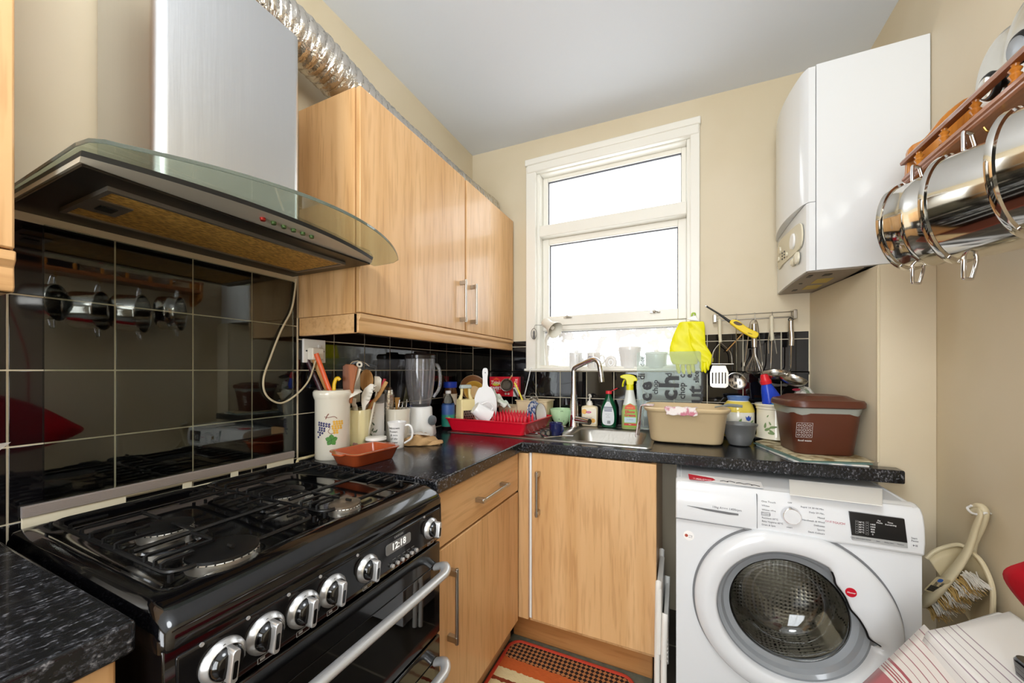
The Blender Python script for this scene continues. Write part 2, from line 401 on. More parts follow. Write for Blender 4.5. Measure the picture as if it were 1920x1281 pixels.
# ================================================================ worktops
def slab(xs, ys, solid, z0, z1, fr=None):
    g = M(); id = {}
    def V(i, j, k):
        if (i, j, k) not in id:
            x, y = xs[i], ys[j]
            if fr: x, y = fr(x, y)
            id[(i, j, k)] = len(g.v); g.v.append(Vector((x, y, (z0, z1)[k])))
        return id[(i, j, k)]
    def F(*q): g.f.append([V(*a) for a in q]); g.mi.append(0)
    nx, ny = len(xs)-1, len(ys)-1
    s = lambda i, j: 0 <= i < nx and 0 <= j < ny and solid((xs[i]+xs[i+1])/2, (ys[j]+ys[j+1])/2)
    for i in range(nx):
        for j in range(ny):
            if not s(i, j): continue
            F((i, j, 1), (i+1, j, 1), (i+1, j+1, 1), (i, j+1, 1)); F((i, j, 0), (i, j+1, 0), (i+1, j+1, 0), (i+1, j, 0))
            if not s(i-1, j): F((i, j, 0), (i, j, 1), (i, j+1, 1), (i, j+1, 0))
            if not s(i+1, j): F((i+1, j, 0), (i+1, j+1, 0), (i+1, j+1, 1), (i+1, j, 1))
            if not s(i, j-1): F((i, j, 0), (i+1, j, 0), (i+1, j, 1), (i, j, 1))
            if not s(i, j+1): F((i, j+1, 0), (i, j+1, 1), (i+1, j+1, 1), (i+1, j+1, 0))
    return g
bxo('worktop', (-1.205, -.612, -.62, .222, .869, .91), WORK, label='black speckled worktop left of the cooker, in the lower left corner', cat='worktop', bev=.006, seg=3)
def sol(x, y):
    if x < -.616 and y < 1.451: return True
    if y < 1.451: return False
    if -.50 < x < -.128 and 1.565 < y < 1.965: return False
    if x > .51 and y > 1.57: return False
    return True
g = slab([-1.205, -.616, -.50, -.128, .51, .60, .626], [.846, 1.451, 1.565, 1.57, 1.965, 2.034], sol, .869, .91,
         lambda x, y: (x, y+(x+.616)*.055) if (y == 1.451 and x > -.616) else ((x, min(y, 1.576)) if x > .5 and y == 1.57 else (x, y)))
mk('worktop', g, WORK, label='black speckled L-shaped worktop running into the corner and over the washing machine', cat='worktop', bev=.006, seg=3)

# ================================================================ cupboards
def bar_handle(parent, o, ax, L_, out, m=SATIN, name='handle', r=.006):
    o = Vector(o); ax = Vector(ax); out = Vector(out); g = M(); sd = ax.cross(out)
    g.tube([o-ax*L_/2+out*.03, o+ax*L_/2+out*.03], r, 12)
    for s in (-1, 1):
        c = o+ax*s*(L_/2-.014)
        b = len(g.v); g.box(-.009, .009, -.007, .007, 0, .034)
        g.xf(frame(c, ax, sd), b) if ax.cross(sd).dot(out) > 0 else g.xf(frame(c, ax, -sd), b)
    mk(name, g, m, parent, bev=.001)
def wall_cab(y0, y1, label, hy, pel=True, grp=None, hz=1.535):
    c = thing('wall_cabinet', label, 'cupboard', (-1.07, (y0+y1)/2, 1.40))
    g = M(); g.box(-1.208, -.942, y0, y0+.018, 1.40, 2.12); g.box(-1.208, -.942, y1-.018, y1, 1.40, 2.12); g.box(-1.206, -.944, y0+.01, y1-.01, 1.401, 1.418); g.box(-1.206, -.944, y0+.01, y1-.01, 2.10, 2.117); g.box(-1.2, -1.19, y0+.01, y1-.01, 1.41, 2.11)
    mk('carcass', g, BEECH, c, bev=.001)
    d = bxo('door', (-.938, -.919, y0+.002, y1-.003, 1.402, 2.12), BEECH, c, bev=.003)
    if hy: bar_handle(d, (-.919, hy, hz), (0, 0, 1), .195, (1, 0, 0))
    return c
c = wall_cab(.856, 1.484, 'wide beech wall cupboard beside the cooker hood', 1.44)
wall_cab(1.492, 2.034, 'narrower beech wall cupboard next to the window', 1.535, hz=1.535)
wall_cab(-.42, .198, 'beech wall cupboard at the left edge, left of the cooker hood', None)
def pelmet(y0, y1, ends, label):
    g = M(); prof = [(-.928, 1.337), (-.924, 1.345), (-.926, 1.375), (-.918, 1.385), (-.918, 1.399), (-.945, 1.399), (-.945, 1.337)]
    g.prism([(x, z) for x, z in prof], y0, y1, 'xz')
    if ends: g.box(-1.205, -.93, ends, ends+.018, 1.337, 1.399)
    mk('light_pelmet', g, BEECHY, label=label, cat='pelmet', bev=.002)
pelmet(.856, 2.03, .856, 'beech light pelmet under the two wall cupboards right of the hood')
pelmet(-.42, .196, .178, 'beech light pelmet under the wall cupboard at the left edge')

b = thing('drawer_unit', 'beech base unit with a drawer over a door, right of the cooker', 'base unit', (-.92, 1.15, 0))
g = M(); g.box(-1.2, -.655, .856, .874, .12, .868); g.box(-1.2, -.655, 1.43, 1.448, .12, .868); g.box(-1.2, -.655, .856, 1.448, .12, .14); g.box(-.67, -.655, .874, 1.43, .69, .70); g.box(-1.2,-.655,.874,1.43,.85,.866)
mk('carcass', g, BEECH, b, bev=.001)
d = bxo('drawer', (-.652, -.632, .859, 1.447, .703, .862), BEECHY, b, bev=.003); bar_handle(d, (-.632, 1.185, .778), (0, 1, 0), .215, (1, 0, 0), SATIN)
d = bxo('door', (-.652, -.632, .859, 1.447, .145, .695), BEECH, b, bev=.003); bar_handle(d, (-.632, .925, .517), (0, 0, 1), .225, (1, 0, 0))
bxo('plinth', (-.72, -.702, .856, 1.52, 0, .12), BEECHY, b)
s_ = thing('sink_unit', 'beech sink base unit with one door below the sink', 'base unit', (-.34, 1.75, 0))
g = M(); g.box(-.60, -.582, 1.505, 2.03, .12, .865); g.box(-.10, -.082, 1.505, 2.03, .12, .865); g.box(-.582, -.10, 1.505, 2.03, .12, .138); mk('carcass', g, BEECH, s_, bev=.001)
d = bxo('door', (-.578, -.080, 1.468, 1.487, .152, .866), BEECH, s_, bev=.003); bar_handle(d, (-.545, 1.468, .70), (0, 0, 1), .19, (0, -1, 0))
g = M(); g.box(-.64, -.592, 1.462, 1.50, .15, .862); mk('corner_post', g, BEECH, s_, bev=.002)
bxo('white_edge', (-.591, -.581, 1.476, 1.50, .152, .862), WHITE, s_)
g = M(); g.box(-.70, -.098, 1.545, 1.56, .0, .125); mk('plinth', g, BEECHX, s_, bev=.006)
bl = thing('base_cabinet', 'beech base cupboard under the worktop left of the cooker', 'base unit', (-.9, -.2, 0))
bxo('carcass', (-1.2, -.655, -.6, .212, .12, .868), BEECH, bl)
bxo('door', (-.652, -.632, -.3, .210, .145, .862), BEECH, bl, bev=.003); bxo('plinth', (-1.1, -.7, -.6, .212, 0, .12), BEECHY, bl)
bxo('floor_strip', (-.70, -.10, 1.5, 1.545, 0, .004), mat('grey_vinyl', '6f7569', .5, col2='5d6459', cscale=30), label='grey-green vinyl strip along the plinth under the sink unit', cat='flooring')

# ================================================================ cooker hood
hood = thing('cooker_hood', 'stainless steel chimney cooker hood with a curved glass canopy', 'cooker hood', (-1.0, .54, 1.53))
g = M(); W_, D_ = .30, .272
ring = lambda ins, z: RR(D_-2*ins, .308-2*ins, .022-ins*.5, z, 6, -1.209+D_/2, .519)
g.loft([ring(0, 1.566), ring(0, 2.116), ring(.003, 2.116), ring(.003, 1.57)], True, False, False)
mk('chimney', g, STEEL, hood, ang=50)
def arc(y, xe, xm, yc, hw): t = (y-yc)/hw; return xm-(xm-xe)*t*t
N_ = 28
GL = mat('green_tinted_glass', 'd9e6d8', .02, trans=.9, ior=1.45)
outl = [(-1.20, .237), (-.835, .232), (-.80, .236), (-.782, .248)]
for i in range(N_+1):
    y = .262+(.885-.262)*i/N_; outl.append((arc(y, -.80, -.672, .565, .335)+.012*(1-abs((y-.565)/.335)**2), y))
outl += [(-.822, .902), (-.86, .905), (-.905, .905), (-.905, .848), (-1.20, .848)]
g = M().prism([(x, y) for x, y in outl], 1.557, 1.564); mk('glass_canopy', g, GL, hood, bev=.001)
HM = mat('hood_steel', 'd3cfc0', .42, .45)
# body with a chord-shaped bottom and bowed fascia
bot, top = [], []
Y0, Y1 = .240, .832
for i in range(N_+1):
    y = Y0+(Y1-Y0)*i/N_; bot.append((-.846, y)); top.append((arc(y, -.842, -.786, .536, .296), y))
back = [(-1.20, Y1), (-1.20, Y0)]
g = M().loft([[(x, y, 1.541) for x, y in bot+back], [(x, y, 1.549) for x, y in top+back]]); mk('body', g, HM, hood, ang=30)
g = M().loft([[(x, y, 1.549) for x, y in top+back], [(x+.004 if x > -1.1 else x, y, 1.557) for x, y in top+back]]); mk('seal_band', g, mat('dark_grey_band', '2c2d2c', .4), hood)
UND = mat('greasy_hood_underside', '3b352b', .35, .7, col2='2a2520', cscale=9)
g = M(); frame_rect2 = None
g.box(-1.198, -.848, Y0+.003, Y1-.003, 1.536, 1.5405); mk('underside', g, UND, hood)
FIL = mat('greasy_filter_mesh', 'a27a34', .5, .2, col2='e0b35a', cscale=260, stretch=(1, .35, 1), bump=.8, bscale=300)
fl = bxo('grease_filter', (-1.10, -.905, .295, .775, 1.531, 1.5365), FIL, hood, bev=.001)
g = M(); frame_rect_xy = [(-1.108, -.897, .287, .295), (-1.108, -.897, .775, .783), (-1.108, -1.10, .295, .775), (-.905, -.897, .295, .775)]
for a, b_, c_, d_ in frame_rect_xy: g.box(a, b_, c_, d_, 1.528, 1.5365)
g.box(-1.045, -.965, .295, .345, 1.5285, 1.532); mk('filter_frame', g, mat('dull_aluminium', '8b857a', .4, .8), fl)
bxo('filter_catch', (-1.02, -.99, .308, .332, 1.526, 1.529), BLACKM, fl, bev=.001)
for i, (y, c_) in enumerate(((.497, 'b03028'), (.520, '5c7a4a'), (.543, '5c7a4a'), (.566, '5c7a4a'), (.589, '5c7a4a'), (.612, '5c7a4a'))):
    n0 = Vector((.14, 0, -1)).normalized(); c0 = Vector((-.816, y, 1.5435))
    g = M().cyl(c0-n0*.004, c0+n0*.004, .0062, .005, 14); mk('push_button', g, mat('button_'+c_, c_, .2, .4), hood)

def foil_tube(pts, r, turns):
    P_ = crv(pts, 40); n = len(P_); g = M(); rings = []; random.seed(3)
    tot = 0; acc = [0]
    for i in range(1, n): tot += (P_[i]-P_[i-1]).length; acc.append(tot)
    for i, p in enumerate(P_):
        t = (P_[min(i+1, n-1)]-P_[max(i-1, 0)]).normalized(); u = t.cross(Vector((1, 0, 0))).normalized(); q = t.cross(u)
        ring = []
        for j in range(36):
            a = 2*pi*j/36; ph = acc[i]/.030+j/36
            k = r*(1+.085*abs(sin(pi*ph))**.6-.04)+random.uniform(-.0016, .0016)
            ring.append(p+(u*cos(a)+q*sin(a))*k)
        rings.append(ring)
    g.loft(rings, True, False, False); return g
FOIL = mat('crinkled_foil', 'd9d4cc', .2, 1, bump=.6, bscale=130)
mk('extractor_duct', foil_tube([(-1.085, .50, 2.06), (-1.085, .53, 2.17), (-1.085, .63, 2.245), (-1.085, .78, 2.255), (-1.085, .93, 2.235), (-1.085, 1.1, 2.208), (-1.085, 1.4, 2.203), (-1.085, 1.75, 2.205), (-1.085, 2.03, 2.22)], .072, 40), FOIL,
   label='silver foil extractor duct running from the hood over the cupboards', cat='duct', fix=False, ang=25)

# ================================================================ cooker
ck = thing('gas_cooker', 'black freestanding gas cooker with silver-ringed knobs and a digital clock', 'cooker', (-.9, .535, 0))
CY0, CY1 = .237, .836
bxo('cooker_body', (-1.185, -.625, CY0+.006, CY1-.006, .02, .868), BLACKE, ck, bev=.004)
def cr(xb, xf, y0, y1, r, z): return RR(xf-xb, y1-y0, r, z, 6, (xb+xf)/2, (y0+y1)/2)
g = M().loft([cr(-1.19, -.592, CY0, CY1, .012, .866), cr(-1.19, -.590, CY0, CY1, .014, .880), cr(-1.188, -.600, CY0+.002, CY1-.002, .018, .897), cr(-1.185, -.632, CY0+.008, CY1-.008, .02, .913), cr(-1.175, -.655, CY0+.022, CY1-.022, .02, .916),
             cr(-1.165, -.662, CY0+.034, CY1-.034, .02, .914), cr(-1.158, -.668, CY0+.04, CY1-.04, .03, .902), cr(-1.14, -.685, CY0+.06, CY1-.06, .03, .899)])
mk('hob_top', g, BLACKE, ck, ang=50)
bo = []
BR = ((-.905, .370, .042), (-.700, .362, .051), (-.893, .596, .045), (-.690, .600, .034))
ALU = mat('burner_aluminium', 'bdb8ae', .35, .9)
for x, y, r in BR:
    g = M().lathe([(r+.022, .899), (r+.02, .903), (r+.004, .904), (r, .906)], 40, (x, y, 0)); b1 = mk('burner', g, BLACKE, ck, ang=50)
    g = M().lathe([(r*.8, .904), (r*.98, .906), (r, .910), (r, .922), (r*.95, .924)], 40, (x, y, 0)); mk('burner_ring', g, ALU, b1)
    g = M()
    for i in range(28):
        a = 2*pi*i/28; g.box(-.0007, .0007, -.0009, .0009, .9215, .9235); g.xf(Matrix.Translation((x, y, 0)) @ Matrix.Rotation(a, 4, 'Z') @ Matrix.Translation((r+.0003, 0, 0)), len(g.v)-8)
    mk('burner_port', g, BLACKM, b1, smooth=False, kind='stuff')
    g = M().lathe([(r*.9, .923), (r*.99, .924), (r*.985, .928), (r*.9, .9295), (.002, .930)], 40, (x, y, 0)); mk('burner_cap', g, mat('brown_enamel_cap', '6e6254', .3, .5) if r < .04 else BLACKM, b1)
ZS = .936
def seg(g, a, b, r=.0032): g.tube([(a[0], a[1], ZS), (b[0], b[1], ZS)], r, 6)
for k, (y0, y1) in enumerate(((.285, .520), (.545, .780))):
    ps = thing('pan_support', 'black wire pan support over the %s pair of burners' % ('left' if k == 0 else 'right'), 'pan support', (-.91, (y0+y1)/2, .9))
    g = M(); x0, x1 = -1.135, -.685
    fr = RR(x1-x0, y1-y0, .022, .925, 4, (x0+x1)/2, (y0+y1)/2); g.tube(fr, .0042, 8, closed=True)
    ym = (y0+y1)/2
    mk('rim_wire', g, BLACKM, ps)
    xm = -.80; g = M(); seg(g, (xm, y0), (xm, y1), .004); mk('cross_bar', g, BLACKM, ps)
    for e, s in ((y0, 1), (y1, -1)):
        for x, l in ((-1.085, .105), (-1.045, .05), (-.995, .09), (-.955, .045), (-.905, .06), (-.86, .05), (-.76, .05), (-.73, .075), (-.71, .04)):
            mk('finger', M().tube([(x, e, .925), (x, e, ZS), (x, e+s*.004, ZS+.001), (x, e+s*l, ZS)], .0032, 6), BLACKM, ps)
    for bx, by, br in BR[k*2:k*2+2]:
        xa = bx-.095 if bx < -.8 else xm; xb = xm if bx < -.8 else x1
        mk('finger', M().tube([(xa, by, ZS), (bx-br*.55, by, ZS)], .0032, 6), BLACKM, ps); mk('finger', M().tube([(xb, by, ZS), (bx+br*.55, by, ZS)], .0032, 6), BLACKM, ps)
    for yy in (y0, y1):
        for xx in (x0, x1): mk('foot', M().tube([(xx, yy, .9145), (xx, yy, .926)], .004, 6), BLACKM, ps)
for o_ in COL.objects:
    if o_.name.split('.')[0] in ('hob_top', 'burner', 'pan_support'): o_.location.z -= .009
# rear upstand
CREAM = plastic('e6dcc2', .4)
ys_ = [.262, .415, .535, .55, .655, .67, .765, .833]
g = slab([.262, .415, .525, .545, .640, .660, .745, .833], [.899, .903, .917, .923], lambda y, z: not (.903 < z < .917 and (.415 < y < .525 or .545 < y < .640 or .660 < y < .745)), 0, .004)
for v in g.v: v.x, v.y, v.z = -1.203+v.z, v.x, v.y
mk('upstand', g, CREAM, ck, bev=.0008)
g = M(); g.box(-1.206, -1.196, .262, .833, .921, .943)
for i in range(9): g.box(-1.196, -1.1948, .262, .833, .9222+.0023*i, .9234+.0023*i)
mk('upstand_trim', g, mat('ribbed_aluminium', 'bdb3ae', .45, .5), ck)
# control panel
prof = [(-.64, .866), (-.600, .866), (-.594, .858), (-.592, .80), (-.594, .765), (-.60, .757), (-.64, .757)]
g = M().prism(prof, CY0+.002, CY1-.002, 'xz'); cp = mk('control_panel', g, BLACKE, ck, bev=.002)
g = M().prism([(-.594, .848), (-.590, .845), (-.590, .772), (-.594, .769)], CY0+.015, CY1-.012, 'xz'); mk('control_fascia', g, mat('black_gloss_fascia', '101012', .08), cp, bev=.002)
PX = -.5895
KN = mat('knob_ring_silver', 'c9c9c9', .3, .8)
def fr_x(y, z, x=PX): return frame((x, y, z), (0, 1, 0), (0, 0, 1))   # local x = +Y, y = +Z, z = +X (towards the room)
for y, r in ((.304, .0295), (.363, .0295), (.426, .0295), (.485, .0285), (.569, .0275), (.781, .0265)):
    T = fr_x(y, .808)
    kb = mk('control_knob', M().lathe([(r, 0), (r*.98, .004), (r*.78, .0105), (r*.74, .0105)], 40).xf(T), KN, ck)
    mk('knob_dome', M().lathe([(r*.76, .009), (r*.72, .016), (r*.55, .021), (.002, .0225)], 32).xf(T), BLACKE, kb)
    R_ = T @ Matrix.Rotation(-.12, 4, 'Z')
    g = M().loft([RR(.0115, r*1.55, .005, .008), RR(.011, r*1.52, .005, .029), RR(.009, r*1.44, .004, .031)]).xf(R_); mk('knob_grip', g, KN, kb, ang=50)
    g = M().loft([RR(.0055, r*.8, .002, .0305), RR(.0052, r*.78, .002, .0316)]).xf(R_ @ Matrix.Translation((0, -.004, 0))); mk('grip_inlay', g, BLACKE, kb)
    text('o', .008, BLACKINK, kb, (PX+.0085, y-.002, .808+r*.83), (0, 1, 0), (0, 0, 1), name='zero_mark')
    g = M(); b0 = .757+.009
    for (a, b_, c_, d_) in ((-.012, .012, 0, .0008), (-.012, .012, .0082, .009), (-.012, -.0112, 0, .009), (.0112, .012, 0, .009), (-.008, -.001, .003, .007)): g.box(PX, PX+.0006, y+a, y+b_, b0+c_, b0+d_)
    mk('burner_symbol', g, mat('panel_print_grey', '8a8a8a', .5), cp, smooth=False)
    mk('dot_mark', M().cyl((PX-.001, y-.025, .846), (PX+.0008, y-.025, .846), .0028, n=12), SILVER, cp)
g = M().loft([RR(.082, .024, .006, 0), RR(.082, .024, .006, .0012)]).xf(fr_x(.662, .819)); dsp = mk('clock_display', g, mat('display_grey', '7c7d7d', .25), cp)
text('12:18', .0215, mat('lit_digits', 'f4f6f4', .4, emit=('f4f6f4', .6)), dsp, (PX+.0014, .662, .819), (0, 1, 0), (0, 0, 1), name='clock_digits', bold=.0002)
text('CANNON', .0065, mat('brand_print', '8e8e8c', .4), cp, (PX+.0006, .662, .8385), (0, 1, 0), (0, 0, 1), name='maker_lettering')
for i in range(6):
    y = .639+.0164*i; mk('clock_button', M().lathe([(.0042, 0), (.0046, .006), (.003, .0075), (.001, .0076)], 16).xf(fr_x(y, .779)), SILVER, cp)
g = M()
for i in range(5): g.box(PX, PX+.0005, .642+.016*i, .652+.016*i, .790, .7908); g.box(PX, PX+.0005, .638+.0165*i, .648+.0165*i, .768, .7692)
mk('button_print', g, mat('panel_print_grey', '8a8a8a', .5), cp, smooth=False)
def oven_door(z0, z1, hz, nm):
    d = bxo('oven_door', (-.625, -.596, CY0+.003, CY1-.003, z0, z1), BLACKE, ck, bev=.004)
    bxo('door_window', (-.5962, -.594, CY0+.03, CY1-.03, z0+.03, z1-.055), mat('dark_oven_glass', '040404', .02, coat=.6), d, bev=.0005)
    pts = crv([(-.592, CY1-.028, hz-.006), (-.565, CY1-.030, hz+.004), (-.548, CY1-.05, hz), (-.545, CY1-.10, hz), (-.545, (CY0+CY1)/2, hz), (-.545, CY0+.10, hz), (-.548, CY0+.05, hz), (-.565, CY0+.03, hz+.004), (-.592, CY0+.028, hz-.006)], 8)
    g = M().tube(pts, .0135, 12, flat=.62, up=(1, 0, 0)); mk('oven_handle', g, SILVER, d, ang=60)
oven_door(.505, .752, .700, 0); oven_door(.11, .498, .447, 1)
# glass splashback in front of the tiles
bxo('glass_splashback', (-1.2065, -1.2025, .292, .834, .945, 1.5215), glassm('clear_splashback_glass', 'e9efe9', 0.01, 1.5), label='clear glass splashback standing on the cooker upstand in front of the black tiles', cat='splashback', smooth=False)

# ================================================================ placing helpers: a point of the room on a known plane
TH = math.asin(.4155)
def at(u, v, X=None, Y=None, Z=None):
    k = (u-960)/690; dx, dy, dz = -sin(TH)+k*cos(TH), cos(TH)+k*sin(TH), (694.5-v)/690
    z = X/dx if X is not None else (Y/dy if Y is not None else (Z-1.218)/dz)
    return Vector((z*dx, z*dy, 1.218+z*dz))
def depth(p): return -sin(TH)*p[0]+cos(TH)*p[1]

# ================================================================ washing machine
wm = thing('washing_machine', 'white front-loading washing machine under the worktop with a round porthole door', 'washing machine', (.288, 1.65, 0))
FY = 1.35; DC = (.295, .490)
WMW = mat('white_appliance_enamel', 'e4e6e8', .22, coat=.2)
g = M(); g.box(-.012, .0, FY+.004, 1.95, .02, .848); g.box(.576, .588, FY+.004, 1.95, .02, .848); g.box(0, .576, FY+.004, 1.95, .836, .848); g.box(0, .576, 1.94, 1.95, .02, .836); g.box(0, .576, FY+.004, 1.95, .02, .03)
mk('cabinet', g, WMW, wm, bev=.005)
def rect_at(a, x0, x1, z0, z1):
    c_, s_ = cos(a), sin(a); t = 9
    if c_ > 1e-6: t = min(t, (x1-DC[0])/c_)
    if c_ < -1e-6: t = min(t, (x0-DC[0])/c_)
    if s_ > 1e-6: t = min(t, (z1-DC[1])/s_)
    if s_ < -1e-6: t = min(t, (z0-DC[1])/s_)
    return t
NA = 120; angs = [2*pi*i/NA for i in range(NA)]
import bisect
for cx_, cz_ in ((-.012, .02), (.588, .02), (.588, .722), (-.012, .722)):
    a = atan2(cz_-DC[1], cx_-DC[0]) % (2*pi); angs[min(range(NA), key=lambda i: abs(angs[i]-a))] = a
g = M()
R1 = [(DC[0]+.2*cos(a), FY, DC[1]+.2*sin(a)) for a in angs]; R0 = [(DC[0]+.2*cos(a), FY+.03, DC[1]+.2*sin(a)) for a in angs]
R2 = [(DC[0]+rect_at(a, -.012, .588, .02, .722)*cos(a), FY, DC[1]+rect_at(a, -.012, .588, .02, .722)*sin(a)) for a in angs]
R3 = [(x, FY+.02, z) for x, y, z in R2]
g.loft([R0, R1, R2, R3], True, False, False); mk('front_panel', g, WMW, wm)
prof = [(1.37, .722), (1.345, .723), (1.338, .728), (1.334, .76), (1.336, .80), (1.343, .83), (1.355, .845), (1.375, .8515), (1.40, .851), (1.40, .722)]
g = M().prism(prof, -.013, .589, 'yz'); pn = mk('control_panel', g, WMW, wm, bev=.004, ang=30)
def pf(z): # depth of the panel face at a height
    q = [(1.338, .728), (1.334, .76), (1.336, .80), (1.343, .83)]
    for (a, b), (c_, d_) in zip(q, q[1:]):
        if z <= d_: return a+(c_-a)*(z-b)/(d_-b)
    return 1.343
wtx = lambda s, sz, x, z, m=GREYINK, al='LEFT', nm='lettering', **k: text(s, sz, m, pn, (x, pf(z)-.0006, z), align=al, name=nm, **k)
g = M(); g.box(.2135, .2145, 1.3325, 1.345, .735, .838); g.box(-.012, .2, 1.336, 1.34, .7275, .7285); mk('drawer_gap', g, mat('gap_grey', '77787a', .6), pn, smooth=False)
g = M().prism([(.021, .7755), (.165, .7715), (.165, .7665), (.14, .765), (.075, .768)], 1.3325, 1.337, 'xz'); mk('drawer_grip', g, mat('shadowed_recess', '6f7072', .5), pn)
wtx('10kg A+++ 1400rpm', .0095, .093, .782, GREYINK)
for i, s in enumerate(('One Touch', 'Whites', 'Whites +Pre', 'Cottons', 'Resistant 60°C', 'Baby Hygiene 60°C', 'Drain & Spin')):
    wtx(s, .0068 if i else .0078, .226, (.818, .806, .794, .782, .770, .760, .749)[i])
for i, s in enumerate(('Rapid 14 30 44 Min.', 'Daily 59 Min.', 'Mixed', 'Handwash & Wool', 'Delicates', 'Sports', 'Dark Colours')):
    wtx(s, .0068, .378, (.816, .804, .792, .780, .769, .758, .747)[i], al='RIGHT')
wtx('OFF', .006, .292, .823); wtx('smart', .006, .288, .752)
g = M()
for a, b_, c_, d_ in ((.225, .247, .7865, .7872), (.225, .247, .7772, .7779), (.225, .2257, .7772, .7872), (.2463, .247, .7772, .7872)): g.box(a, b_, 1.3335, 1.336, c_, d_)
mk('cottons_outline', g, GREYINK, pn, smooth=False)
wtx('ONE', .0072, .394, .785, mat('pink_ink', 'c98f98', .5), 'RIGHT'); wtx('TOUCH', .0080, .395, .784, mat('red_ink', 'b5404c', .5), nm='touch_lettering')
T = frame((.299, 1.3345, .788), (1, 0, 0), (0, 0, 1))
kb = mk('programme_knob', M().lathe([(.0255, 0), (.0245, .004), (.0228, .011), (.0222, .0125)], 48).xf(T), CHROME, pn, ang=50)
mk('knob_face', M().lathe([(.0208, .0125), (.0205, .0145), (.002, .015)], 40).xf(T), WMW, kb)
g = M().prism([(.431, .822), (.546, .820), (.552, .757), (.437, .757)], 1.331, 1.337, 'xz'); ds = mk('display_window', g, mat('smoked_display', '242322', .12), pn, bev=.001)
mk('button_strip', M().prism([(.437, .757), (.552, .757), (.553, .743), (.438, .744)], 1.3315, 1.337, 'xz'), mat('strip_grey', 'a9aaa9', .4), ds, bev=.0006)
WI = mat('white_ink', 'efefef', .5); dtx = lambda s, sz, x, z, m=WI: text(s, sz, m, ds, (x, 1.3305, z), align='CENTER')
for i, s in enumerate(('90°C', '60°C', '40°C', '30°C', '20°C')): dtx(s, .0058, .4575, .796-.0068*i)
for i, s in enumerate(('1400', '1000', '800', '400', '0')): dtx(s, .0058, .481, .794-.0068*i)
dtx('Kg', .0055, .494, .807); dtx('Mode', .0055, .495, .801); dtx('Time', .0055, .517, .805); dtx('Remaining', .0055, .518, .799)
g = M()
for x in (.4475, .4695):
    for a, b_, c_, d_ in ((-.003, .003, .764, .7645), (-.003, .003, .7995, .80), (-.003, -.0025, .764, .80), (.0025, .003, .764, .80)): g.box(x+a, x+b_, 1.3303, 1.3312, c_, d_)
    for i in range(5): g.box(x-.001, x+.001, 1.3303, 1.3312, .768+.0068*i, .770+.0068*i)
mk('indicator_frame', g, mat('frame_grey', '8e8e8e', .5), ds, smooth=False)
for s, x in (('Temp. Selection', .447), ('Spin Speed', .468), ('Stain', .4925), ('Delay Start', .515), ('Options', .538)): text(s, .0042, GREYINK, ds, (x, 1.3308, .7505), align='CENTER')
wtx('Start', .0062, .560, .771); wtx('Pause', .0062, .560, .764)
g = M().loft([RR(.015, .0115, .002, 0), RR(.015, .0115, .002, .002)]).xf(frame((.568, 1.336, .752), (1, 0, 0), (0, 0, 1))); bt = mk('start_button', g, WMW, pn)
mk('start_symbol', M().prism([(.5635, .7545), (.5635, .7495), (.568, .752)], 1.3335, 1.3342, 'xz').box(.569, .5702, 1.3335, 1.3342, .7495, .7545).box(.5712, .5724, 1.3335, 1.3342, .7495, .7545), GREYINK, bt, smooth=False)
# door
chord = [(-7, .212), (-2, .1765), (25, .151), (50, .163), (59, .186), (62, .19)]
def rin(a):
    d_ = math.degrees(a); d_ = d_-360 if d_ > 180 else d_
    if -8 < d_ < 62:
        if d_ < -7: return .19+(.212-.19)*(d_+8)
        for (p, r), (q, s2) in zip(chord, chord[1:]):
            if p <= d_ <= q: t = (d_-p)/(q-p); return r+(s2-r)*t
    return .19
NA2 = 144
def rout(a):
    r = .252; s2 = sin(a)
    if s2 > 0: r = min(r, .243/s2)
    return r
def dring(fr, y): return [(DC[0]+fr(2*pi*i/NA2)*cos(2*pi*i/NA2), y, DC[1]+fr(2*pi*i/NA2)*sin(2*pi*i/NA2)) for i in range(NA2)]
door = mk('door', M().loft([dring(rout, 1.348), dring(rout, 1.330), dring(lambda a: rout(a)-.006, 1.323), dring(lambda a: rout(a)*.55+rin(a)*.45, 1.316), dring(lambda a: rin(a)+.006, 1.317), dring(lambda a: rin(a), 1.322), dring(lambda a: rin(a)-.001, 1.345)], True, False, False), WMW, wm, ang=50)
mk('door_gap', M().loft([dring(lambda a: rout(a)+.006, 1.349), dring(lambda a: rout(a)+.006, 1.346), dring(lambda a: rout(a)-.01, 1.346)], True, False, False), mat('gap_grey', '77787a', .6), wm)
D_AX = frame((DC[0], 1.33, DC[1]), (1, 0, 0), (0, 0, 1))   # z axis points out of the machine
# careful: x × z-up gives -y, i.e. outwards
rimm = mat('grey_door_rim', '8d9195', .12, coat=.5)
mk('door_rim', M().lathe([(.214, -.006), (.192, -.004), (.187, -.014), (.176, -.018), (.168, -.030), (.152, -.034), (.150, -.045)], 96, cap0=False, cap1=False).xf(D_AX), rimm, door, ang=30, fix=False)
mk('door_glass', M().lathe([(.152, -.034), (.148, -.04), (.142, -.075), (.128, -.115), (.100, -.135), (.05, -.145), (.001, -.147)], 72, cap0=False, cap1=True).xf(D_AX), glassm('door_bowl_glass', 'eef0f0', .0, 1.45), door, solid=.004, ang=60)
g = M(); pts = []
for d_ in (-6, -4, -2, 5, 15, 25, 38, 50, 55, 59): a = radians(d_ % 360); r = rin(a)-.001; pts.append((DC[0]+r*cos(a), 1.3225, DC[1]+r*sin(a)))
mk('handle_gap', g.tube(crv(pts, 4), .0028, 8), BLACKM, door)
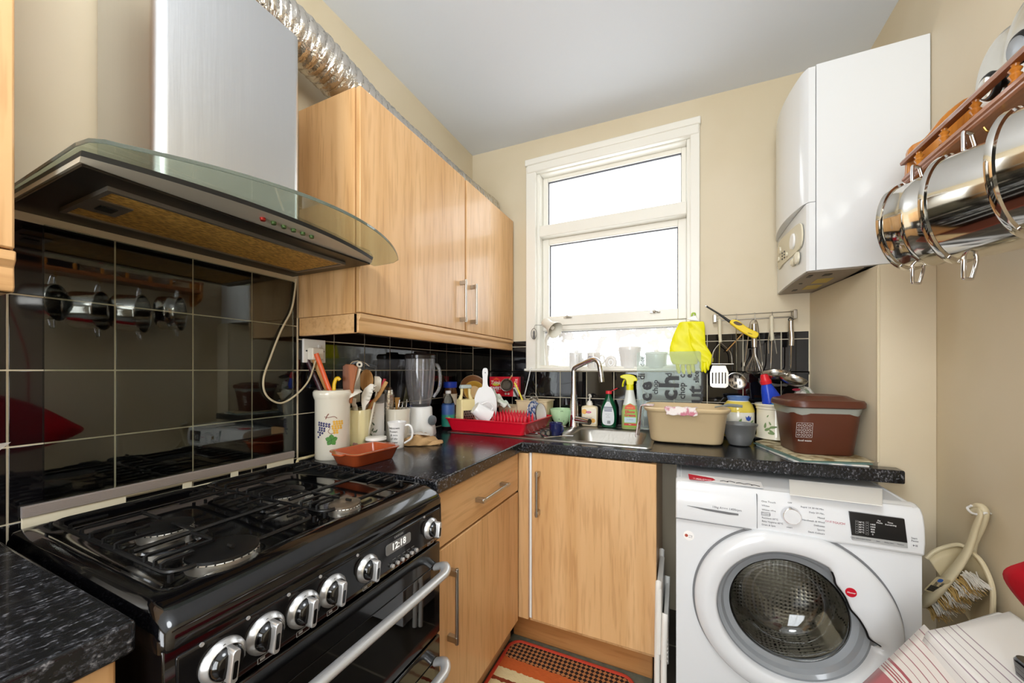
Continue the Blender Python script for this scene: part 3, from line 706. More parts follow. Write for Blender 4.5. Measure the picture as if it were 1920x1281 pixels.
def drummat():
    m = mat('perforated_drum_steel', 'd8d3c6', .25, .9); nt = m.node_tree; N = nt.nodes; p = N['Principled BSDF']
    tc = N.new('ShaderNodeTexCoord'); v = N.new('ShaderNodeTexVoronoi'); v.inputs['Scale'].default_value = 75; v.inputs['Randomness'].default_value = .15
    nt.links.new(tc.outputs['Object'], v.inputs['Vector']); r = N.new('ShaderNodeValToRGB'); r.color_ramp.elements[0].position = .22; r.color_ramp.elements[0].color = L('1d1b18')
    r.color_ramp.elements[1].position = .30; r.color_ramp.elements[1].color = L('bdb8ad'); nt.links.new(v.outputs['Distance'], r.inputs['Fac']); nt.links.new(r.outputs['Color'], p.inputs['Base Color'])
    b = N.new('ShaderNodeBump'); b.inputs['Strength'].default_value = .5; b.inputs['Distance'].default_value = .003; nt.links.new(v.outputs['Distance'], b.inputs['Height']); nt.links.new(b.outputs['Normal'], p.inputs['Normal']); return m
drum = mk('drum', M().lathe([(.185, -.055), (.235, -.075), (.238, -.30), (.225, -.33), (.02, -.345), (.001, -.345)], 72, cap0=False).xf(D_AX), drummat(), wm, ang=50)
for k in range(3):
    a = radians(-100+120*k); g = M().loft([RR(.05, .18, .02, .19, 5), RR(.012, .15, .006, .238, 5)]).xf(D_AX @ Matrix.Rotation(a, 4, 'Z') @ Matrix.Translation((0, 0, -.19)) @ Matrix(((0, 0, -1, 0), (1, 0, 0, 0), (0, 1, 0, 0), (0, 0, 0, 1))))
    mk('drum_paddle', g, mat('paddle_steel', 'b9b3a4', .25, .9), drum)
GSK = mat('grey_gasket', '55585a', .5); mk('gasket', M().lathe([(.2, -.02), (.178, -.035), (.17, -.05), (.182, -.06)], 64, cap0=False, cap1=False).xf(D_AX), GSK, wm, fix=False)
bg = mk('red_badge', M().lathe([(.0125, 0), (.0125, .0015), (.001, .0018)], 28).xf(frame((.430, 1.3165, .603), (1, 0, 0), (0, 0, 1))), mat('badge_red', 'c4182c', .25), door, label='red round maker badge')
text('Hoover', .0058, WI, bg, (.430, 1.3142, .603), y=(.25, 0, 1), shear=.4)
sb = mk('energy_sticker', M().lathe([(.016, 0), (.016, .0006)], 28).xf(frame((.026, FY, .671), (1, 0, 0), (0, 0, 1))), plastic('f7f5f2', .5), wm)
mk('sticker_dot', M().lathe([(.005, 0), (.005, .0004)], 16).xf(frame((.019, FY-.0007, .671), (1, 0, 0), (0, 0, 1))), mat('rust_red', 'b04a38', .5), sb)
text('10 kg', .005, GREYINK, sb, (.031, FY-.001, .672)); text('A+++', .0045, GREYINK, sb, (.031, FY-.001, .666))
# on top of the machine
g = M().loft([[(*p,) for p in ((.33, 1.50, .8525), (.292, 1.318, .8525), (.494, 1.312, .8525), (.565, 1.50, .8525))], [(.33, 1.50, .8545), (.292, 1.318, .8545), (.494, 1.312, .8545), (.565, 1.50, .8545)]])
mk('white_cardboard_sheet', g, plastic('f4f3ee', .6), label='sheet of white card lying on top of the washing machine', cat='card', bev=.0006)
lf = thing('instruction_leaflet', 'white leaflet with a red tab lying on the washing machine, at its left', 'leaflet', (.13, 1.41, .852))
mk('paper', M().loft([[(.026, 1.44, .8522), (.03, 1.372, .8522), (.235, 1.360, .8522), (.24, 1.43, .8522)], [(.026, 1.44, .8534), (.03, 1.372, .8534), (.235, 1.360, .8534), (.24, 1.43, .8534)]]), plastic('eeeeee', .5), lf)
mk('red_tab', M().loft([[(x, y, z) for x, y in ((.026, 1.435), (.028, 1.366), (.07, 1.366), (.095, 1.375), (.106, 1.392), (.10, 1.41), (.07, 1.42))] for z in (.8536, .8542)]), mat('tab_red', 'cc1f33', .4), lf)
text('12 YEAR MOTOR', .0075, WI, lf, (.066, 1.381, .8546), (1, 0, 0), (0, 1, 0)); text('Warranty', .0065, WI, lf, (.06, 1.372, .8546), (1, 0, 0), (0, 1, 0))
g = M()
for i, (x, y) in enumerate(((.13, 1.385), (.15, 1.388), (.175, 1.382), (.198, 1.38), (.215, 1.374))): g.tube(crv([(x-.01, y, .8541), (x, y+.006, .8541), (x+.012, y-.003, .8541)], 4), .0012, 5)
mk('dark_squiggle', g, BLACKINK, lf, kind='stuff')

# ================================================================ folding step stool in the gap
st = thing('folding_stool', 'white folded step stool standing in the gap left of the washing machine', 'stool', (-.055, 1.44, 0))
WP = plastic('eceae4', .4)
for x0, y0, z1 in ((-.074, 1.40, .46), (-.052, 1.385, .36)):
    for dy in (0, .26):
        g = M().tube(crv([(x0, y0+dy, .012), (x0, y0+dy+.006, .2), (x0+.003, y0+dy+.01, z1-.03), (x0+.004, y0+dy+.02, z1)], 5), .0105, 10); mk('leg', g, WP, st)
g = M().loft([RR(.020, .26, .008, .215, 4, -.070, 1.525), RR(.022, .26, .009, .34, 4, -.070, 1.525), RR(.018, .26, .008, .44, 4, -.068, 1.53)]); mk('seat', g, WP, st)
g = M().loft([RR(.012, .26, .004, .195, 4, -.046, 1.525), RR(.014, .26, .005, .34, 4, -.046, 1.525)]); sp = mk('step', g, WP, st)
g = M()
for z in range(9): g.box(-.0545, -.0535+.0146, 1.392, 1.396, .20+.015*z, .207+.015*z)
mk('tread_ribs', g, plastic('d9d7d0', .5), sp, kind='stuff')

# ================================================================ boiler
bo_ = thing('gas_boiler', 'white wall-hung gas boiler above the right end of the worktop', 'boiler', (.56, 1.82, 1.564))
BW = mat('boiler_white', 'e2e4e5', .2, coat=.2)
bxo('side_casing', (.4305, .718, 1.602, 2.040, 1.566, 2.282), BW, bo_, bev=.002)
def bulge(z0, z1, xe, b, m=BW, nm='front_cover', y0=1.602, y1=2.038, xb=.428, slope=0):
    pts = [(xb, y0), (xe+.006, y0), (xe, y0+.008)]
    for i in range(1, 20): t = i/20; pts.append((xe-b*sin(pi*t)**.8, y0+(y1-y0)*t))
    pts += [(xe, y1-.004), (xb, y1)]
    g = M().loft([[(x, y, z0) for x, y in pts], [(x, y, z1) for x, y in pts], [(x+slope*(xb-x)/.03, y, z1+.004) for x, y in pts]])
    return mk(nm, g, m, bo_, ang=30)
up = bulge(1.806, 2.272, .403, .030)
lo_ = bulge(1.566, 1.80, .404, .006, nm='lower_cover')
def onf(u, v, X=.397): return at(u, v, X=X)
BEI = plastic('d9d1b8', .35)
ov = [onf(u, v, .398) for u, v in ((1500, 419), (1505, 432), (1504, 455), (1497, 470), (1470, 495), (1461, 505), (1459, 480), (1462, 455), (1480, 435))]
oo = pix([(p.y, p.z) for p in ov], 5); cf = mk('control_face', M().prism(oo, .400, .3945, 'yz'), BEI, lo_, bev=.001)
for u, v, r, m_, nm in ((1487, 453, .030, WHITE, 'pressure_gauge'), (1463, 470, .018, BEI, 'dial'), (1476, 477, .011, BEI, 'dial'), (1461, 486, .012, BEI, 'dial')):
    p = onf(u, v, .394); T = Matrix.Translation(p) @ Matrix.Rotation(-pi/2, 4, 'Y'); mk(nm, M().lathe([(r, 0), (r*.97, .004), (r*.9, .006), (.002, .006)], 28).xf(T), m_, cf)
g = M()
for i in range(2):
    for j in range(3): p = onf(1467+4*i, 475+5.5*j-3*i, .394); g.box(p.x-.002, p.x, p.y-.004, p.y+.004, p.z-.003, p.z+.003)
mk('indicator_lights', g, BLACKM, cf, smooth=False, kind='stuff')
for u, v, r in ((1496, 484, .024), (1489, 492, .016)):
    p = onf(u, v, .397); mk('rotary_knob', M().lathe([(r, 0), (r*.95, .006), (r*.6, .011), (.002, .011)], 24).xf(Matrix.Translation(p) @ Matrix.Rotation(-pi/2, 4, 'Y')), BEI, lo_)
p = onf(1464, 336, .375); ring_ = [Vector((p.x, p.y+.028*cos(2*pi*i/40), p.z+.028*sin(2*pi*i/40))) for i in range(40)]
g = M().tube(ring_, .0012, 6, closed=True); g.tube(crv([(p.x, p.y+.012, p.z-.012), (p.x, p.y, p.z), (p.x, p.y+.010, p.z+.014), (p.x, p.y-.006, p.z+.012)], 5), .0012, 5); mk('round_emblem', g, mat('emblem_grey', '9a9c9c', .4), up, smooth=False)
p = onf(1462, 405, .378); text('Vaillant', .030, mat('emblem_grey', '9a9c9c', .4), up, (p.x-.002, p.y-.01, p.z+.01), (0, -1, 0), (0, 0, 1), name='maker_lettering')
g = M(); g.box(.41, .56, 1.61, 2.03, 1.562, 1.566); bp = mk('bottom_plate', g, mat('boiler_bottom_grey', '9c9184', .5, .2), bo_)
for x, y, dx_, dy_ in ((.47, 1.66, .022, .03), (.425, 1.66, .012, .035), (.44, 1.93, .015, .03), (.43, 1.80, .01, .01)): bxo('vent_slot', (x, x+dx_, y, y+dy_, 1.5605, 1.5625), BLACKM, bp, smooth=False)
for x, y in ((.47, 1.74), (.47, 1.86)): bxo('yellow_label', (x, x+.05, y, y+.08, 1.561, 1.5622), plastic('c9b25c', .5), bp, smooth=False)
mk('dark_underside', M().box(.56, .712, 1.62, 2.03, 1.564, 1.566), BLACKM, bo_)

# ================================================================ spice shelf with hanging pans on the right wall
PINE = wood('varnished_pine', 'd08a35', 'c2792a', 'a9641f', .3, 'z', 14, .4); PINEY = wood('stained_pine', 'a8683c', '985a32', '824a28', .3, 'y', 14, .4)
sh = thing('plate_shelf', 'varnished pine wall shelf with a spindle gallery rail on the right wall', 'shelf', (.65, .65, 1.74))
ep = pix([(.60, 1.70), (.655, 1.675), (.717, 1.67), (.717, 1.80), (.717, 1.945), (.665, 1.925), (.62, 1.865), (.588, 1.845), (.583, 1.79), (.583, 1.73)], 4)
for y in (1.405, -.03): mk('end_panel', M().prism(ep, y, y+.018, 'xz'), PINE, sh, bev=.003)
prof = [(.717, 1.742), (.578, 1.742), (.574, 1.746), (.574, 1.750), (.570, 1.753), (.570, 1.758), (.574, 1.761), (.574, 1.765), (.717, 1.765)]
mk('shelf_board', M().prism(prof, -.01, 1.405, 'xz'), PINEY, sh, ang=20)
mk('gallery_rail', M().prism([(.574, 1.803), (.590, 1.803), (.592, 1.810), (.587, 1.818), (.577, 1.818), (.572, 1.810)], -.01, 1.42, 'xz'), PINEY, sh, ang=20)
for i in range(13):
    y = 1.352-.104*i
    mk('spindle', M().lathe([(.005, 1.765), (.009, 1.768), (.005, 1.773), (.0095, 1.782), (.006, 1.787), (.0095, 1.793), (.005, 1.799), (.006, 1.803)], 14, (.583, y, 0)), PINE, sh)
def lid(y, z, r, x, label, knobm):
    c = thing('saucepan_lid', label, 'lid', (x, y, z-r), group=None); T = Matrix.Translation((x, y, z)) @ Matrix.Rotation(-pi/2-.18, 4, 'Y')
    mk('lid_disc', M().lathe([(r, -.004), (r, .0), (r*.94, .003), (r*.85, .002), (r*.5, .012), (.001, .016)], 56).xf(T), mat('lid_steel', 'cfccc4', .18, .9), c)
    k = mk('knob', M().lathe([(.012, .012), (.012, .02), (.029, .030), (.031, .036), (.028, .041), (.024, .043)], 32).xf(T), BLACKM, c)
    mk('knob_cap', M().lathe([(.0235, .0425), (.022, .0445), (.001, .047)], 28).xf(T), knobm, k)
    return c, T
c_, T_ = lid(1.235, 1.882, .110, .688, 'steel saucepan lid with a black and steel knob, farthest along the shelf', INOX)
c_, T_ = lid(1.10, 1.875, .104, .660, 'steel saucepan lid standing second from the boiler on the shelf', mat('dull_steel_cap', '8c8f93', .3, .6))
c_, T_ = lid(.95, 1.880, .110, .636, 'large steel saucepan lid with a wide knob nearest the right edge on the shelf', INOX)
g = textmesh('one', .03); p = Vector((.640, 1.07, 1.935))
bxo('dark_pan', (.61, .70, .55, .86, 1.766, 1.86), mat('dark_blue_enamel', '20222c', .3), label='dark blue oblong tin lying on the shelf behind the gallery rail', cat='tin', bev=.012)
PAN = mat('pan_steel', 'd9d6cf', .09, 1)
def pan(c, r, dep, label, double=False, yaw=0, tip=.0):
    n_ = Matrix.Rotation(yaw, 3, 'Z') @ Vector((-.64, .77, tip)).normalized(); xax = Vector((0, 0, 1)).cross(n_).normalized()
    m = Matrix((xax, n_.cross(xax), n_)).transposed().to_4x4()   # local z = opening, local y = up
    o = thing('hanging_saucepan', label, 'saucepan', c, rot=m.to_euler(), group='saucepans hanging under the shelf')
    pr = [(.001, -dep), (r*.86, -dep), (r*.93, -dep+.006), (r*.955, -dep+.02), (r*.955, -.012)]
    if double: pr += [(r*.955, -.05), (r*.985, -.045), (r*.985, -.036), (r*.955, -.03)]
    pr += [(r*.955, -.008), (r*1.0, -.006), (r*1.01, 0), (r*1.0, .003), (r*.96, .002), (r*.945, -.004), (r*.94, -dep+.02), (r*.86, -dep+.005), (.001, -dep+.004)]
    if double: pr = sorted(pr[:5], key=lambda q: q[1])[:4]+[(r*.955, -.055), (r*.99, -.05), (r*.99, -.040), (r*.955, -.035)]+pr[9:]
    mk('pan_body', M().lathe(pr, 72, cap0=False, cap1=False), PAN, o, W=False, ang=50)
    for s in (1, -1):
        b = r*.955; pts = crv([(-.020, s*(b-.003), -.020), (-.020, s*(b+.008), -.020), (-.014, s*(b+.036), -.017), (-.010, s*(b+.041), -.017), (.010, s*(b+.041), -.017), (.014, s*(b+.036), -.017), (.020, s*(b+.008), -.020), (.020, s*(b-.003), -.020)], 5)
        mk('loop_handle', M().tube(pts, .0036, 10), CHROME, o, W=False)
    return o
pan((.527, 1.272, 1.582), .110, .105, 'steel saucepan hanging farthest along the shelf, next to the boiler, with two ribs', True)
pan((.527, 1.090, 1.556), .114, .120, 'large steel saucepan hanging second from the boiler')
pan((.527, .918, 1.548), .108, .120, 'large steel saucepan hanging at the right edge of the picture')
pan((.53, .755, 1.57), .096, .105, 'smaller steel saucepan hanging nearest the viewer, seen mirrored in the tiles')
for y in (1.262, 1.08, .908, .745, .55):
    pts = crv([(.60, y+.02, 1.744), (.60, y+.02, 1.728), (.59, y+.02, 1.714), (.578, y+.02, 1.712), (.572, y+.02, 1.722)], 5)
    mk('cup_hook', M().tube(pts, .0022, 8), mat('brass', 'b08a4a', .3, 1), label='small brass cup hook screwed under the pine shelf', cat='hook', group='hooks under the shelf')
# ================================================================ dustpan and brush on the right wall
DP = plastic('d8ccab', .4)
wh = thing('wall_hook', 'white plastic hook on the right wall holding the dustpan and brush', 'hook', (.715, 1.36, .85))
mk('hook_wire', M().tube(crv([at(1857, 963, X=.718), at(1848, 962, X=.70), at(1836, 965, X=.688), at(1822, 962, X=.684), at(1814, 953, X=.686), at(1822, 948, X=.69)], 6), .0028, 8), WHITE, wh)
dp = thing('dustpan', 'beige plastic dustpan hanging on the right wall behind its brush', 'dustpan', at(1800, 1150, X=.70))
hp = crv([at(1823, 957, X=.698), at(1832, 950, X=.70), at(1842, 952, X=.702), at(1846, 965, X=.702), at(1838, 990, X=.700), at(1826, 1015, X=.698), at(1822, 1035, X=.697)], 6)
mk('handle', M().tube(hp, .0085, 10), DP, dp)
arc_ = crv([at(1737, 1047, X=.63), at(1752, 1034, X=.645), at(1775, 1025, X=.665), at(1800, 1022, X=.68), at(1820, 1034, X=.69), at(1838, 1050, X=.695), at(1852, 1075, X=.70), at(1861, 1103, X=.70), at(1862, 1135, X=.70), at(1860, 1165, X=.70)], 8)
mk('pan_rim', M().tube(arc_, .0050, 8), DP, dp)
cc = at(1800, 1165, X=.690); g = M()
n_ = len(arc_)-1
g.grid(lambda a, b: (lambda p: p.lerp(Vector((.707, cc.y, cc.z)), b)+Vector((.010*sin(pi*b)*0+.004, 0, 0)))(arc_[int(round(a*n_))]), n_, 8); mk('scoop', g, plastic('c9bb97', .45), dp, fix=False, solid=.002)
br = thing('hand_brush', 'beige hand brush with yellow and white bristles hanging on the right wall', 'brush', at(1770, 1160, X=.66))
hh = [(at(1820, 962, X=.690), .007), (at(1833, 958, X=.692), .008), (at(1838, 966, X=.690), .010), (at(1831, 985, X=.688), .012), (at(1823, 1010, X=.685), .013), (at(1813, 1035, X=.680), .015), (at(1795, 1063, X=.670), .018), (at(1768, 1095, X=.655), .022), (at(1745, 1118, X=.645), .024), (at(1732, 1130, X=.640), .018), (at(1727, 1134, X=.638), .008)]
pts = crv([h_[0] for h_ in hh], 4); rs = []
for i in range(len(pts)):
    t = i/4; a = int(min(t, len(hh)-2)); rs.append(hh[a][1]+(hh[a+1][1]-hh[a][1])*(t-a))
mk('brush_handle', M().tube(pts, rs, 16, flat=.5, up=(1, 0, 0)), DP, br, ang=60)
lb = frame(at(1757, 1098, X=.637), at(1778, 1078, X=.64)-at(1738, 1118, X=.63), Vector((-.2, -.6, .9)))
g = M().loft([RR(.075, .028, .004, 0), RR(.075, .028, .004, .0006)]).xf(lb); la = mk('label_sticker', g, plastic('d2c49c', .5), br)
g = M()
for i in range(14): g.box(-.032+.0021*i, -.031+.0021*i+(.0006 if i % 3 else 0), -.011, .011, .0008, .0012)
mk('barcode', g.xf(lb), BLACKINK, la, smooth=False, kind='stuff')
mk('blue_logo', M().loft([RR(.016, .009, .0044, .0008), RR(.016, .009, .0044, .0014)]).xf(lb @ Matrix.Translation((.026, .003, 0))), plastic('2b62b8', .4), la)
g = textmesh('SOFT', .008).xf(lb @ Matrix.Translation((.008, .004, .001))); mk('lettering', g, BLACKINK, la, smooth=False); g = textmesh('BRUSH', .007).xf(lb @ Matrix.Translation((.009, -.006, .001))); mk('lettering', g, BLACKINK, la, smooth=False)
random.seed(5)
for k in range(8):
    m_ = mat('bristle_yellow', 'c9a868', .7) if k % 2 == 0 else mat('bristle_white', 'e6e1d6', .7); g = M()
    for i in range(46):
        t = (k+random.random())/8; top = at(1738+80*t, 1132-62*t, X=.652+.03*t)+Vector((random.uniform(-.012, .012), 0, random.uniform(-.01, 0))); end = at(1763+84*t+random.uniform(-3, 3), 1166-66*t+random.uniform(-3, 3), X=.652+.03*t)+Vector((random.uniform(-.018, .018), 0, 0))
        g.tube([top, top.lerp(end, .6)+Vector((0, 0, .002)), end], [.0012, .0011, .0006], 4)
    mk('bristle_tuft', g, m_, br, kind='stuff')

# ================================================================ towel-covered table, bottom right
tb = thing('side_table', 'white low table against the right wall, under the striped tea towels', 'table', (.60, .80, 0))
g = M().prism([(.500, .54), (.716, .54), (.716, 1.285), (.690, 1.288), (.512, 1.135), (.500, 1.11)], .615, .640); mk('table_top', g, WHITE, tb, bev=.006)
for x in (.52, .69):
    for y in (.57, 1.08): mk('leg', M().tube([(x, y, 0), (x, y, .615)], .014, 12), WHITE, tb)
def clothmat(nm, base, stripes, axis=0):
    m = mat(nm, base, .9, sheen=.3); nt = m.node_tree; N = nt.nodes; p = N['Principled BSDF']
    uv = N.new('ShaderNodeUVMap'); sx = N.new('ShaderNodeSeparateXYZ'); nt.links.new(uv.outputs['UV'], sx.inputs[0])
    r = N.new('ShaderNodeValToRGB'); r.color_ramp.interpolation = 'CONSTANT'; r.color_ramp.elements[0].color = L(base)
    first = True
    for pos, col in stripes:
        e = r.color_ramp.elements[1] if first else r.color_ramp.elements.new(pos); e.position = pos; e.color = L(col); first = False
    nt.links.new(sx.outputs[axis], r.inputs['Fac']); nt.links.new(r.outputs['Color'], p.inputs['Base Color'])
    w = N.new('ShaderNodeTexWave'); w.inputs['Scale'].default_value = 900; return m
def cloth(name, fn, nu, nv, m, th=.0018, **k):
    g = M().grid(fn, nu, nv); o = mk(name, g, m, fix=False, ang=80, solid=th, **k); me = o.data; uvl = me.uv_layers.new(name='UVMap')
    vi = {}
    for i in range(nu+1):
        for j in range(nv+1): vi[i*(nv+1)+j] = (i/nu, j/nv)
    for p in me.polygons:
        for li in p.loop_indices: uvl.data[li].uv = vi[me.loops[li].vertex_index]
    return o
st1 = []; 
for i in range(11): st1 += [(.05+.062*i, 'a98f96'), (.058+.062*i, 'f3f1ee')]
st1 = st1[:20]
def c1(a, b):   # white towel over the table, falls over its left edge; a runs from the wall to the fold and down
    L_ = .215; s = a*.34
    y = .56+(.56+.165*max(0, 1-a/.63))*b
    if s < L_: x, z = .712-s, .6445+.002*sin(b*9+a*4)
    else: x, z = .712-L_-(s-L_)*.28, .6445-(s-L_)*.95
    return (x, y, z)
cloth('tea_towel', c1, 40, 24, clothmat('towel_grey_stripes', 'f3f1ee', [(.42+.052*i+d_, c_) for i in range(9) for d_, c_ in ((0, 'a5919c'), (.007, 'f3f1ee'))]), label='white tea towel with thin mauve stripes spread over the low table', cat='tea towel')
def c2(a, b):
    y = .60+.55*b; s = a*.22
    x = .505-s*.55-.02*sin(b*6)*a; z = .640-s*.72+.006*sin(b*16)*a
    return (x, y-.02*a, z)
reds = []
for i in range(8): reds += [(.06+.07*i, 'a8626a'), (.068+.07*i, 'f1ebe4')]
reds += [(.62, 'b8555c'), (.65, 'f1ebe4'), (.68, 'b8555c'), (.70, 'f1ebe4'), (.72, 'b8555c')]
cloth('tea_towel', c2, 30, 24, clothmat('towel_red_stripes', 'f1ebe4', [(.07, 'b0757c'), (.08, 'f1ebe4'), (.15, 'b0757c'), (.16, 'f1ebe4'), (.23, 'b0757c'), (.24, 'f1ebe4'), (.31, 'b0757c'), (.32, 'f1ebe4'), (.39, 'b0757c'), (.40, 'f1ebe4'), (.47, 'b0757c'), (.48, 'f1ebe4'), (.55, 'b0555c'), (.58, 'f1ebe4'), (.61, 'b0555c'), (.625, 'f1ebe4'), (.64, 'b0555c'), (.655, 'f1ebe4'), (.67, 'b0555c'), (.685, 'f1ebe4'), (.72, 'b9646a')]), label='tea towel with red stripes and a broad pink hem hanging off the low table', cat='tea towel')
bk = thing('black_box', 'glossy black plastic box on the striped towel in the lower right corner', 'box', (.63, .93, .648))
mk('box_body', M().loft([RR(.125, .17, .012, .6475, 5, .635, .945), RR(.13, .175, .014, .675, 5, .635, .945), RR(.124, .17, .012, .680, 5, .635, .945)]), mat('black_piano_gloss', '0b0c10', .05, coat=.8), bk)
# red padded cloth hanging by the right wall
ro = pix([(.835, .905), (.79, .952), (.70, 1.03), (.60, 1.09), (.50, 1.12), (.39, 1.09), (.345, .98), (.38, .87), (.48, .825), (.60, .818), (.71, .835), (.79, .868)], 6)
rb = thing('red_bag', 'bright red padded cloth bag at the right edge, above the striped towels', 'bag', (.50, .59, .82))
cy_, cz_ = .60, .96
def sc(k, x): return [(x-.022*max(0, (y-.6)/.235)*(1 if k > .6 else k), cy_+(y-cy_)*k, cz_+(z-cz_)*k) for y, z in ro]
mk('bag_body', M().loft([sc(.45, .612), sc(.80, .602), sc(.95, .57), sc(1.0, .54), sc(1.0, .50), sc(.91, .465), sc(.72, .448), sc(.4, .442)]), mat('red_cloth', 'b50a1e', .9, spec=.2, bump=.2, bscale=40), rb, ang=80)
bxo('white_tag', (.4425, .4455, .60, .66, .975, .995), plastic('e9e4e4', .6), rb)
mk('hanging_strap', M().tube(crv([(.50, .47, 1.11), (.53, .50, 1.30), (.56, .56, 1.60), (.578, .57, 1.714), (.575, .60, 1.60), (.54, .66, 1.30), (.50, .66, 1.055)], 6), .005, 8, flat=.5), MATS['red_cloth'], rb)

# ================================================================ sink, tap
SINKM = mat('sink_steel', 'a19d95', .3, 1, bump=.1, bscale=90)
sk = thing('kitchen_sink', 'inset stainless steel sink with a drainer at its left', 'sink', (-.5, 1.77, .91))
def rring(x0, x1, y0, y1, r, z, n=6): return RR(x1-x0, y1-y0, r, z, n, (x0+x1)/2, (y0+y1)/2)
g = M().loft([rring(-1.06, -.100, 1.528, 2.022, .02, .9105), rring(-1.058, -.102, 1.530, 2.020, .02, .9145), rring(-1.045, -.115, 1.543, 2.008, .02, .9150), rring(-.480, -.140, 1.580, 1.935, .05, .9125), rring(-.474, -.146, 1.586, 1.929, .05, .905),
             rring(-.462, -.158, 1.598, 1.917, .055, .80), rring(-.44, -.18, 1.62, 1.895, .06, .775), rring(-.34, -.28, 1.72, 1.79, .03, .770)], True, False, True)
mk('basin', g, SINKM, sk, ang=50, fix=False)
g = M()
for i in range(7): g.tube([(-.56, 1.60+.055*i, .9145), (-.98, 1.60+.055*i, .9145)], .004, 8)
mk('drainer_ridges', g, SINKM, sk)
mk('waste', M().lathe([(.028, .7705), (.028, .773), (.018, .7725), (.001, .771)], 24, (-.31, 1.755, 0)), CHROME, sk)
tp = thing('mixer_tap', 'chrome angular swivel-spout mixer tap behind the sink', 'tap', (-.515, 1.92, .914))
mk('tap_body', M().lathe([(.027, .914), (.028, .918), (.026, .925), (.0235, .96), (.0215, 1.03), (.015, 1.10), (.0125, 1.16), (.0125, 1.215)], 32, (-.515, 1.92, 0)), CHROME, tp)
pts = [Vector((-.515, 1.92, 1.20)), Vector((-.514, 1.919, 1.222)), Vector((-.500, 1.912, 1.236)), Vector((-.435, 1.880, 1.262)), Vector((-.40, 1.864, 1.273)), Vector((-.380, 1.854, 1.268)), Vector((-.367, 1.848, 1.250)), Vector((-.358, 1.843, 1.205)), Vector((-.354, 1.841, 1.178))]
mk('spout', M().tube(crv(pts, 6), .0125, 20), CHROME, tp)
mk('spout_tip', M().cyl((-.3545, 1.841, 1.182), (-.352, 1.840, 1.160), .0128, n=20), SATIN, tp)
mk('lever', M().tube([(-.50, 1.915, .958), (-.455, 1.89, .957), (-.42, 1.87, .955)], [.019, .0185, .0165], 24), CHROME, tp)

# ================================================================ clutter: shared little builders (local frame: x right, y away, z up)
RZ = TH; V_ = Vector
def put(name, label, cat, u, v, Z=.91, group=None, loc=None, dy=0, rz=None):
    p = Vector(loc) if loc else at(u, v, Z=Z)
    if dy: p = p+Vector((-sin(TH), cos(TH), 0))*dy
    o = thing(name, label, cat, p, RZ if rz is None else rz, group); o['_s'] = 0; del o['_s']
    return o, depth(p)/690
def lk(name, g, m, parent, **k): return mk(name, g, m, parent, W=False, **k)
def shell(prof, t=.0035, n=40, c=(0, 0, 0)):    # open vessel from an outer profile, bottom to top
    inner = [(max(.001, r-t), z if i else z+t) for i, (r, z) in enumerate(prof)]
    return M().lathe([(.001, prof[0][1])]+prof+[(prof[-1][0]-t*.5, prof[-1][1]+t*.4)]+inner[::-1]+[(.001, inner[0][1])], n, c, False, False)
def handle(r0, z0, z1, out, w=.005, ang=0, n=10, flat=1):
    pts = crv([(r0-.002, 0, z1), (r0+out*.6, 0, z1+.002), (r0+out, 0, (z0+z1)/2+.25*(z1-z0)), (r0+out*.9, 0, z0+.3*(z1-z0)), (r0-.001, 0, z0)], 6)
    return M().tube(pts, w, n, flat=flat).xf(Matrix.Rotation(ang, 4, 'Z'))
def art(items, r, a0, z0, rf=None):
    """items: (kind, args) in flat mm; returns mesh wrapped on cylinder"""
    g = M()
    for it in items:
        if it[0] == 'd':
            _, x, y, q = it; g.add([(x+q*cos(2*pi*i/10), y+q*sin(2*pi*i/10), 0) for i in range(10)], [tuple(range(10))])
        elif it[0] == 'p': g.add([(x, y, 0) for x, y in it[1]], [tuple(range(len(it[1])))])
        elif it[0] == 'l':
            _, pts, w = it; P_ = crv([(x, y, 0) for x, y in pts], 4)
            for a, b in zip(P_, P_[1:]):
                d_ = (b-a); nn = Vector((-d_.y, d_.x, 0)).normalized()*w/2; g.add([a+nn, b+nn, b-nn, a-nn], [(0, 1, 2, 3)])
        elif it[0] == 'leaf':
            _, x, y, l, a = it; pts = []
            for i in range(12):
                t = 2*pi*i/12; px, py = l*cos(t), l*.38*sin(t)*(1-.3*cos(t)); pts.append((x+px*cos(a)-py*sin(a), y+px*sin(a)+py*cos(a), 0))
            g.add(pts, [tuple(range(12))])
    return wrap(g, r, a0, z0, rf=rf)
def artk(name, items, m, parent, r, a0, z0, rf=None): return lk(name, art(items, r, a0, z0, rf), m, parent, smooth=False, fix=False)
def wtext(s, size, m, parent, r, a0, z0, rf=None, **k):
    g = textmesh(s, size, ext=.0001, **k); wrap(g, r, a0, z0, rf=rf); return lk('lettering', g, m, parent, smooth=False, fix=False)
F0 = -pi/2      # the side facing the viewer
WOODS = wood('spoon_wood', 'd2a468', 'c5945a', 'b5834a', .55, 'z', 30, 0); WOODD = wood('dark_hardwood', 'a85c20', '7f4416', '55290e', .45, 'z', 30, .1)
OFFW = plastic('ece6d6', .35); IVORY = ceramic('efe9d9')

